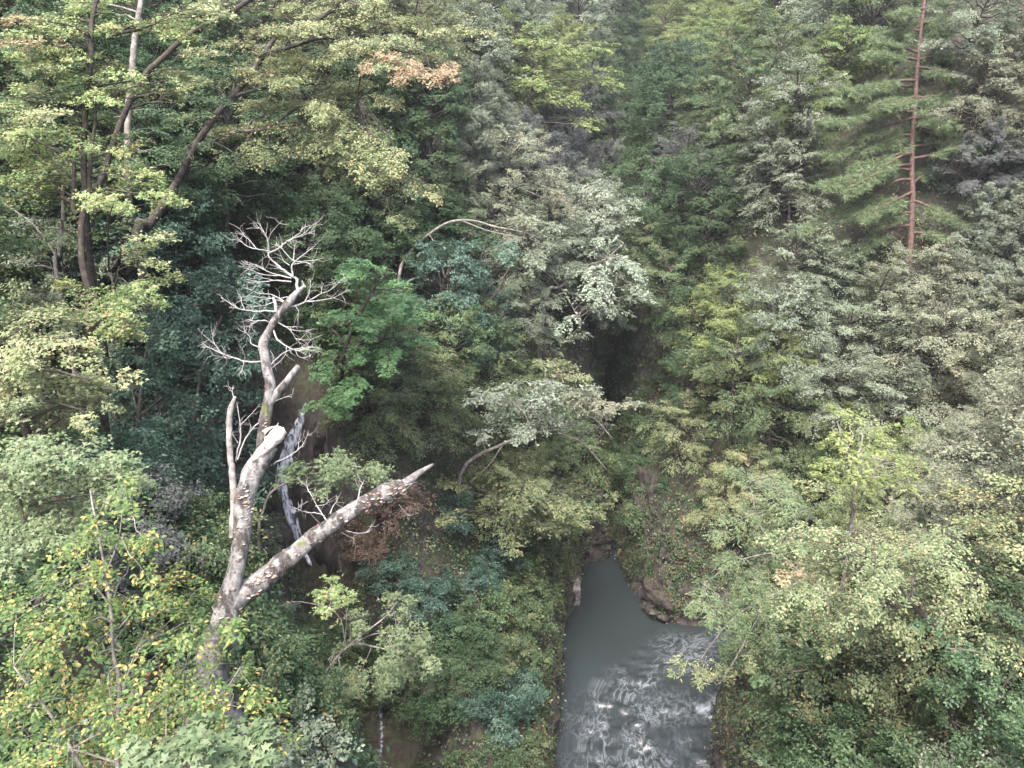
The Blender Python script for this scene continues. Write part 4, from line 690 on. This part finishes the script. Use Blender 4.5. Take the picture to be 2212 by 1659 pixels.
BR3 = [([(870, 570), (830, 510), (790, 440), (750, 370), (742, 330)], 2.4, .7), ([(860, 545), (800, 525), (740, 520), (660, 490)], 2, .6), ([(895, 530), (920, 470), (940, 460)], 2, .7), ([(1075, 440), (1090, 370), (1115, 318)], 2.6, 1.2), ([(1000, 640), (1060, 655), (1130, 650), (1165, 610)], 1.8, .6), ([(750, 450), (710, 475), (690, 480)], 1.4, .5), ([(800, 480), (860, 470), (890, 440)], 1.4, .5), ([(1050, 655), (1050, 690)], 1.2, .5), ([(800, 400), (780, 420)], 1.2, .6), ([(1340, 470), (1380, 520), (1410, 560)], 1.3, .5)]
for lst, f in ((BR, z2f), (BR3, z3f)):
    for bi, (pts, a, b) in enumerate(lst):
        dz = (dg.normal() * .25) if f is z2f else .4
        pp = [(*f(*q), .15 * (f is z2f) + dz * min(1, i / 2.5)) for i, q in enumerate(pts)]
        a *= .72; b *= .55
        dpart('branch', pp, [a, (a + b) / 2, b], TWIG, 6, max(6, 3 * len(pp)), .1, 8)
        n_tw = 2 * len(pts)                                           # fine twigs along the outer half
        tw = Tubes(); Q = spline(np.array([at(q[0], q[1], DD + q[2]) for q in pp]), 12)
        for k in range(n_tw):
            s0 = Q[int(dg.integers(5, 12))]; dv = unit(Q[-1] - Q[4]) + dg.normal(size=3) * .7; dv = unit(dv) * dg.uniform(.08, .3)
            tw.add(np.array([s0, s0 + dv * .5 + dg.normal(size=3) * .02, s0 + dv]) - DB, np.array([.004, .003, .0016]), 4, cap=False)
        link('twig', tw.mesh('twig'), TWIG, dead)['kind'] = 'stuff'
# bracket fungi
def fungus_mesh(seed):
    g = np.random.default_rng(seed); n = 9; th = np.linspace(-math.pi / 2, math.pi / 2, n); rr = 1 + g.normal(size=n) * .08
    top = np.stack([rr * np.cos(th), 1.15 * rr * np.sin(th), np.full(n, .05)], -1); bot = np.stack([rr * .93 * np.cos(th), 1.05 * rr * np.sin(th), np.full(n, -.1)], -1)
    V = np.vstack([top, bot, [[-.25, 0, .3], [-.25, 0, -.45]]]); F = []
    for i in range(n - 1): F += [(2 * n, i, i + 1), (i, n + i, n + i + 1), (i, n + i + 1, i + 1), (2 * n + 1, n + i + 1, n + i)]
    return mesh_np('bracket_fungus', V, F, smooth=False)
def fungus_mat():
    m, t, out = newmat('bracket_fungus'); L = t.links.new; oi = N(t, 'ShaderNodeObjectInfo')
    r = ramp(t, [(.1, (.3, .25, .215)), (.4, (.24, .175, .14)), (.7, (.17, .1, .075)), (.95, (.11, .055, .042))], oi.outputs['Random'])
    p = N(t, 'ShaderNodeBsdfPrincipled'); L(r.outputs[0], p.inputs['Base Color']); p.inputs['Roughness'].default_value = .7; L(p.outputs[0], out.inputs[0]); return m
FM = [fungus_mesh(i) for i in range(4)]; FMAT = fungus_mat()
for m in FM: m.materials.append(FMAT)
def fungi(axis, n, lo, hi, smin, smax):
    Q, rr = axis; T = unit(np.gradient(Q, axis=0)); cl = dg.uniform(lo, hi, 9)
    for k in range(n):
        q = float(np.clip(cl[int(dg.integers(9))] + dg.normal() * .035, lo, hi)) if dg.random() < .7 else dg.uniform(lo, hi)
        i = int(q * (len(Q) - 1)); t = T[i]; tocam = unit(CAM - Q[i]); a = tocam + dg.normal(size=3) * .75; a = unit(a - t * a.dot(t))
        p = Q[i] + a * rr[i] * .97 - DB + t * dg.normal() * .03; out_ = a.copy(); out_[2] *= .4; out_ = unit(out_)
        o = bpy.data.objects.new('bracket_fungus', FM[int(dg.integers(4))]); col.objects.link(o); o.parent = dead
        s = dg.uniform(smin, smax); o.location = p; o.rotation_euler = (dg.normal() * .2, dg.normal() * .2, math.atan2(out_[1], out_[0])); o.scale = (s, s, s * .9)
fungi(axes_[1], 130, .1, .97, .016, .042); fungi(axes_[0], 22, .55, .98, .02, .05); fungi(axes_[2], 64, .02, .9, .016, .042); fungi(axes_[3], 26, .05, .75, .012, .026)

# ------------------------------------------------------------------ red pine
zp = zq(1700, 0); PD = hit(1966, 640)[1] - .3
pine = bpy.data.objects.new('pine_tree', None); col.objects.link(pine); tag(pine, 'red-barked pine with long drooping boughs across the river', 'tree')
PT = [zp(1478, 1760), zp(1480, 1646), zp(1490, 1400), zp(1495, 1250), zp(1490, 1100), zp(1495, 900), zp(1510, 700), zp(1520, 520), zp(1540, 280), zp(1570, 30), zp(1590, -150)]
PW = np.array([at(a, b, PD) for a, b in PT]); gz = float(ground(PW[0, 0], PW[0, 1])); print('pine', PW[0], gz)
if PW[0, 2] > gz: PW = np.vstack([[PW[0, 0] + .4, PW[0, 1], gz - .5], PW])
PB = PW[0].copy(); pine.location = PB
t_ = Tubes(); Qp = spline(PW, 60); t_.add(Qp - PB, np.linspace(7.8, 3.0, 60) * PD / FPX, 10, .1, 3); link('trunk', t_.mesh('trunk'), BARK_PINE, pine)
PBR = [[(1470, 1000), (1390, 1020), (1250, 1120), (1090, 1210)], [(1470, 1150), (1400, 1160), (1280, 1230), (1150, 1310), (1050, 1350), (900, 1430), (820, 1470)], [(1470, 1095), (1390, 1085), (1300, 1120), (1180, 1150), (1040, 1190)], [(1480, 765), (1390, 790), (1270, 830), (1130, 910), (1010, 965), (960, 975)],
    [(1490, 705), (1380, 715), (1250, 720), (1130, 760), (990, 770)], [(1505, 510), (1400, 520), (1280, 545), (1150, 570)], [(1510, 545), (1400, 560), (1260, 600)], [(1515, 632), (1450, 640), (1350, 665)], [(1530, 370), (1400, 360), (1260, 350)], [(1530, 370), (1640, 360), (1760, 365)], [(1540, 270), (1620, 240), (1690, 200)], [(1560, 165), (1610, 145), (1680, 130)],
    [(1520, 765), (1600, 770), (1690, 785)], [(1480, 985), (1420, 990), (1250, 1020), (1130, 1055)], [(1480, 1440), (1370, 1470), (1280, 1520), (1180, 1580), (1100, 1620)], [(1500, 940), (1580, 930), (1700, 920), (1760, 885), (1890, 920)], [(1500, 1010), (1600, 1000), (1750, 960), (1900, 930)], [(1515, 630), (1570, 628), (1630, 618), (1720, 640)], [(1485, 1300), (1560, 1310), (1680, 1370), (1800, 1420)],
    [(1480, 1380), (1420, 1370), (1320, 1400)], [(1495, 860), (1440, 870), (1340, 900), (1180, 960)], [(1500, 800), (1600, 830), (1720, 850), (1850, 830)], [(1520, 450), (1600, 440), (1700, 470)], [(1550, 180), (1450, 190), (1330, 220)], [(1530, 330), (1420, 300), (1300, 270)], [(1570, 60), (1500, 60), (1420, 80)], [(1490, 1180), (1560, 1130), (1640, 1090)], [(1500, 660), (1420, 680), (1200, 690), (1050, 650)], [(1480, 1480), (1570, 1500), (1680, 1520)], [(1480, 1050), (1350, 1070), (1150, 1130), (950, 1180)], [(1490, 1240), (1380, 1290), (1200, 1380)]]
pc = Crown(91, 'needle', .36, 1.2, .1); pg = np.random.default_rng(92)
for bpts in PBR:
    dz = pg.normal() * 1.3; P = np.array([at(*zp(*q), PD + dz * i / max(1, len(bpts) - 1)) for i, q in enumerate(bpts)]); P[0] = Qp[np.argmin(np.linalg.norm(Qp - P[0], axis=1))]
    Q = spline(P, 16); t_ = Tubes(); t_.add(Q - PB, np.linspace(3.8, 1.5, 16) * PD / FPX, 6, .1); link('branch', t_.mesh('branch'), BARK_PINE, pine)
    ln = np.linalg.norm(P[-1] - P[0])
    for f in np.linspace(.34, 1, int(4 + ln * 1.5)):
        p0 = Q[int(f * 15)] - [0, 0, .14]; ax = unit(Q[-1] - Q[int(max(0, f * 15 - 4))] + 1e-6)
        for sg in (-1, 1):
            dv = unit(ax + sg * np.cross(ax, [0, 0, 1.0]) * pg.uniform(.3, 1.1) + [0, 0, pg.uniform(-.05, .3)])
            pc.pad(p0, p0 + dv * pg.uniform(.5, 1.2), .42, .07, 13, 12, sag=.3, twig=0, spread=.9)
top = [Qp[int(q)] for q in np.linspace(30, 59, 12)]
for p0 in top:
    for k in range(3):
        th = pg.uniform(0, 6.28); dv = np.array([math.cos(th), math.sin(th), pg.uniform(-.1, .5)]); pc.pad(p0 + dv * .5, p0 + dv * pg.uniform(1.2, 2.1), .4, .1, 11, 12, twig=0)
for a in range(len(pc.P)): pc.P[a] = pc.P[a] - PB
link('crown', pc.mesh('crown'), LEAF['pine'], pine)

# ------------------------------------------------------------------ waterfall, stream, rocks
def fall_mat(k=1.0, thin=0.0):
    m, t, out = newmat('falling_water'); L = t.links.new; tc = N(t, 'ShaderNodeTexCoord')
    mp = N(t, 'ShaderNodeMapping'); mp.inputs['Scale'].default_value = (4.5, 4.5, .28); L(tc.outputs['Object'], mp.inputs[0])
    n = N(t, 'ShaderNodeTexNoise'); n.inputs['Scale'].default_value = 1.6; n.inputs['Detail'].default_value = 8; n.inputs['Roughness'].default_value = .6; L(mp.outputs[0], n.inputs['Vector'])
    r = ramp(t, [(.34, (.9 * k, .92 * k, .95 * k)), (.48, (.66 * k, .68 * k, .75 * k)), (.6, (.25 * k, .26 * k, .31 * k))], n.outputs[0])
    p = N(t, 'ShaderNodeBsdfPrincipled'); L(r.outputs[0], p.inputs['Base Color']); p.inputs['Roughness'].default_value = .4
    tr = N(t, 'ShaderNodeBsdfTransparent'); e = N(t, 'ShaderNodeAttribute', attribute_name='edge')
    ad = N(t, 'ShaderNodeMath', operation='MULTIPLY_ADD'); L(n.outputs[0], ad.inputs[0]); ad.inputs[1].default_value = 2.0; L(e.outputs['Fac'], ad.inputs[2])
    ad2 = N(t, 'ShaderNodeMath', operation='MULTIPLY'); L(ad.outputs[0], ad2.inputs[0]); ad2.inputs[1].default_value = .62
    mk = ramp(t, [(.66 - thin, (1, 1, 1)), (.92 - thin, (0, 0, 0))], ad2.outputs[0])
    mx = N(t, 'ShaderNodeMixShader'); L(mk.outputs[0], mx.inputs[0]); L(tr.outputs[0], mx.inputs[1]); L(p.outputs[0], mx.inputs[2]); L(mx.outputs[0], out.inputs[0]); return m
FALL = fall_mat(); STREAM = fall_mat(.2, .12)
def ribbon(name, pts, label, lift=.22, seed=0, mat=None):
    C = []; Wd = []
    for u, v, wpx in pts:
        p, t = hit(u, v); C.append(p + [0, 0, .0] - unit(ray(u, v)) * lift); Wd.append(wpx * t / FPX)
    C = np.array(C); n = 70; Q = spline(C, n); wv = np.interp(np.linspace(0, 1, n), np.linspace(0, 1, len(Wd)), Wd); k = 13; V = []; E_ = []
    for i in range(n):
        s = np.linspace(-1, 1, k); jx = fbm(np.full(k, i * .22), s * 1.5, seed + .5) * .35
        q = Q[i] + np.outer(s * wv[i] * (1 + jx), [1, 0, 0]); q[:, 1] += s ** 2 * .25 + fbm(np.full(k, i * .3), s * 2, seed + 3.3) * .3; V.append(q); E_.append(.6 * np.abs(s) ** 1.8)
    V = np.concatenate(V); ii = np.arange(n * k).reshape(n, k); F = np.stack([ii[:-1, :-1], ii[:-1, 1:], ii[1:, 1:], ii[1:, :-1]], -1).reshape(-1, 4)
    o = link(name, mesh_np(name, V, F, dict(edge=np.concatenate(E_)), True), mat or FALL); tag(o, label, 'waterfall', kind='structure'); print(name, C[0], C[-1])
ribbon('waterfall', [(664, 872, 6), (648, 910, 14), (629, 955, 22), (612, 1000, 22), (606, 1035, 17), (613, 1075, 15), (631, 1130, 16), (649, 1180, 14), (670, 1222, 10)], 'narrow white waterfall dropping through the shaded gully')
ribbon('stream_water', [(826, 1505, 7), (822, 1545, 9), (824, 1590, 8), (820, 1640, 9), (822, 1690, 9)], 'thin stream running on down the gully', seed=4, mat=STREAM)
def cliff(name, label, edge, hgt, mat, seed, grow=700):
    """rock wall rising from the water along a stretch of the river bank"""
    E = np.array(edge, float); seg = np.linalg.norm(np.diff(E, axis=0), axis=1); L_ = seg.sum(); n = int(L_ / .11); q = np.concatenate([[0], np.cumsum(seg)]) / L_; tt = np.linspace(0, 1, n)
    P = np.stack([np.interp(tt, q, E[:, 0]), np.interp(tt, q, E[:, 1])], -1); T = unit(np.gradient(P, axis=0)); O = np.stack([-T[:, 1], T[:, 0]], -1)   # O points away from the water
    zz = np.arange(-.6, hgt, .11); V = np.zeros((len(zz), n, 3))
    for a, z_ in enumerate(zz):
        st = np.floor(z_ * 1.3 + 1.5 * fbm(P[:, 0] * .3, P[:, 1] * .3, seed)); jut = vnoise(P[:, 0] * 1.1, P[:, 1] * 1.1, st * 1.7 + seed)      # layered blocks
        off = .12 * max(z_, 0) ** 1.15 - .12 + fbm(P[:, 0] * .7, P[:, 1] * .7, z_ * .5 + seed) * 1.1 + .35 * np.round(jut * 4) / 4 - .2 + fbm(P[:, 0] * 3, P[:, 1] * 3, z_ * 3) * .4
        off = np.where(z_ < .3, np.maximum(off, -.25), off)
        V[a, :, :2] = P + O * off[:, None]; V[a, :, 2] = z_ + .12 * fbm(P[:, 0] * 2, P[:, 1] * 2, z_ * 2 + 9)
    ii = np.arange(len(zz) * n).reshape(len(zz), n); F = np.stack([ii[:-1, :-1], ii[:-1, 1:], ii[1:, 1:], ii[1:, :-1]], -1).reshape(-1, 4)
    tag(link(name, mesh_np(name, V.reshape(-1, 3), F), mat), label, 'cliff', kind='structure')
    g = np.random.default_rng(int(seed)); pa = vnoise(V[..., 0] * .8, V[..., 1] * .8, V[..., 2] * .6 + seed); wq_ = np.clip((pa - .38) * 3, 0, 1) * np.clip((V[..., 2] - .5) / 3, .02, 1); wq_ = (wq_ / wq_.sum()).ravel()
    for cname, num in (('dark', grow), ('brown', grow // 2), ('mid', grow // 2)):
        k = g.choice(wq_.size, num, p=wq_); c = Crown(900 + len(cname), 'oval', .13, .5, .6); p_ = V.reshape(-1, 3)[k]; o_ = np.concatenate([-O[k % n], np.zeros((num, 1))], 1)
        PP = p_[:, None] + o_[:, None] * g.uniform(.0, .25, (num, 1, 1)) + g.normal(size=(num, 7, 3)) * [.14, .14, .16]; TT = np.repeat(o_, 7, 0) + g.normal(size=(num * 7, 3)) * .5 - [0, 0, .6]
        c.leaves(PP.reshape(-1, 3), TT, np.repeat(unit(o_ + [0, 0, .9]), 7, 0)); tag(link('hanging_plants', c.mesh('hanging_plants'), LEAF[cname]), HUE[cname] + ' ferns and creepers on the ' + label, 'plants', kind='stuff')
cliff('cliff_face', 'mossy brown cliff along the water below the ferns', [(1.5, 22), (1.9, 29.1), (2.7, 32.1), (2.7, 34.9), (3.0, 37.9), (3.5, 40.4), (4.4, 42.2), (5.1, 46.4), (7.2, 47.0), (7.7, 53), (7.9, 60)], 6.0, ROCK, 3.0, 1500)
cliff('cliff_face', 'dark rock buttress between pool and side channel', [(9.5, 60), (9.1, 53), (8.3, 47.2), (8.5, 45.6), (9.2, 42.2), (9.6, 40.9), (11.9, 40.2), (15.7, 40.0), (19.5, 41)], 6.5, BAREROCK, 11.0, 2000)
cliff('cliff_face', 'black wet cliff beside the rapids', [(18.5, 37.2), (14.6, 36), (12.4, 33.1), (11.3, 29.1), (10, 24)], 7.0, WETROCK, 17.0, 150)
def rock(label, u, v, size, seed, mat=BAREROCK, sink=.25, off=0.0, group=None, name='rock_outcrop'):
    g = np.random.default_rng(seed); p, t = hit(u, v)
    n, k = 40, 28; th = np.linspace(0, 2 * math.pi, n, endpoint=False); ph = np.linspace(-math.pi / 2, math.pi / 2, k); V = []
    D = np.array([(math.cos(b) * math.cos(a), math.cos(b) * math.sin(a), math.sin(b)) for b in ph for a in th]); rad = np.ones(len(D))
    for c in range(26):
        nn = unit(g.normal(size=3) * [1, 1, .6]); h = g.uniform(.5, .95); dt = D @ nn; rad = np.minimum(rad, np.where(dt > .15, h / np.maximum(dt, .15), 9))
    rad = rad * (1 + .5 * fbm(D[:, 0] * 3 + seed, D[:, 1] * 3, D[:, 2] * 3) + .12 * np.round(4 * vnoise(D[:, 0] * 2, D[:, 1] * 2, D[:, 2] * 5 + seed)) / 4); V = D * rad[:, None] * np.asarray(size)
    ii = np.arange(n * k).reshape(k, n); j2 = np.roll(ii, -1, 1); F = np.stack([ii[:-1], j2[:-1], j2[1:], ii[1:]], -1).reshape(-1, 4)
    o = link(name, mesh_np(name, V, F), mat); o.location = p + ray(u, v) * sink * size[1]; o.rotation_euler = (0, 0, g.uniform(-.3, .3)); tag(o, label, 'rock', group); return o
rock('mossy brown rock buttress jutting into the pool', 1425, 1275, (1.5, 1.6, 1.8), 1)
rock('dark wet rock foot below the mossy buttress', 1440, 1318, (1.5, 1.2, .8), 2, WETROCK)
rock('purplish rock face above the mossy buttress', 1420, 1060, (2.0, 1.6, 2.2), 3)
for i, (u, v, s) in enumerate([(585, 900, .9), (700, 960, 1.1), (570, 980, .9), (660, 1060, .9), (690, 1180, 1.2), (740, 1220, 1.2)]): rock('black wet rock beside the waterfall', u, v, (s, s, s * 1.4), 30 + i, WETROCK, sink=.6, group='wet rocks beside the waterfall')
for i, (u, v, s) in enumerate([(840, 1560, .9), (850, 1500, .9), (800, 1620, .8), (990, 1640, 1.2)]): rock('grey rock beside the lower stream', u, v, (s, s, s * 1.2), 40 + i, BAREROCK, sink=.5, group='rocks beside the lower stream')
for i, (u, v, s) in enumerate([(1640, 510, 1.5), (1600, 540, 1.2), (1680, 470, 1.2), (1470, 545, 1.2), (1560, 500, 1.3), (1660, 545, 1.0)]): rock('grey cliff rock showing through the trees upstream of the pine', u, v, (s * 1.5, s, s), 50 + i, BAREROCK, sink=.7, group='cliff rocks upstream of the pine')

def ledge():
    p, t = hit(1222, 1285); o = bpy.data.objects.new('stone_ledge', None); col.objects.link(o); o.location = (4.35, 42.6, 0); tag(o, 'pale stained stone ledge with a dark square recess at the pool edge', 'ledge')
    def blk(nm, c, h, mat, seed):
        g = np.random.default_rng(seed); n = 9; a = np.linspace(-1, 1, n); V = []; F = []; b0 = 0
        for ax in range(3):
            for sg in (-1, 1):
                A, B = np.meshgrid(a, a); q = np.zeros((n * n, 3)); q[:, ax] = sg; q[:, (ax + 1) % 3] = A.ravel(); q[:, (ax + 2) % 3] = B.ravel()
                w_ = q * h + c; w_ = w_ + .06 * np.stack([fbm(w_[:, 0] * 3 + k * 5, w_[:, 1] * 3, w_[:, 2] * 3) for k in range(3)], -1); ii = np.arange(n * n).reshape(n, n) + b0; b0 += n * n
                V.append(w_); F.append(np.stack([ii[:-1, :-1], ii[:-1, 1:], ii[1:, 1:], ii[1:, :-1]], -1).reshape(-1, 4))
        link(nm, mesh_np(nm, np.concatenate(V), np.concatenate(F)), mat, o)
    blk('block', np.array([-.1, 0, .5]), np.array([.55, .75, .85]), PALESTONE, 1); blk('lintel', np.array([-.35, 1.35, 1.75]), np.array([.75, .35, .28]), BAREROCK, 2); blk('pier', np.array([-.95, 1.1, .9]), np.array([.2, .5, .75]), BAREROCK, 3)
PALESTONE = bark('stained_pale_stone', (.08, .07, .07), (.2, .18, .18), (.32, .3, .31), 2.5)
ledge()

# ------------------------------------------------------------------ damp air in the gorge
hm, ht, ho = newmat('haze'); pv = N(ht, 'ShaderNodeVolumePrincipled'); pv.inputs['Color'].default_value = (.9, .93, .97, 1); pv.inputs['Density'].default_value = .0003; pv.inputs['Anisotropy'].default_value = .2
ht.links.new(pv.outputs[0], ho.inputs['Volume'])
hx0, hx1, hy0, hy1, hz0, hz1 = -190, 210, -40, 340, -6, 150
hv = [(x, y, z_) for z_ in (hz0, hz1) for (x, y) in ((hx0, hy0), (hx1, hy0), (hx1, hy1), (hx0, hy1))]
hz_ = link('haze', mesh_np('haze', hv, [(3, 2, 1, 0), (4, 5, 6, 7), (0, 1, 5, 4), (1, 2, 6, 5), (2, 3, 7, 6), (3, 0, 4, 7)]), hm); tag(hz_, 'thin pale damp haze filling the gorge', 'haze', kind='stuff')
cy.volume_bounces = 0
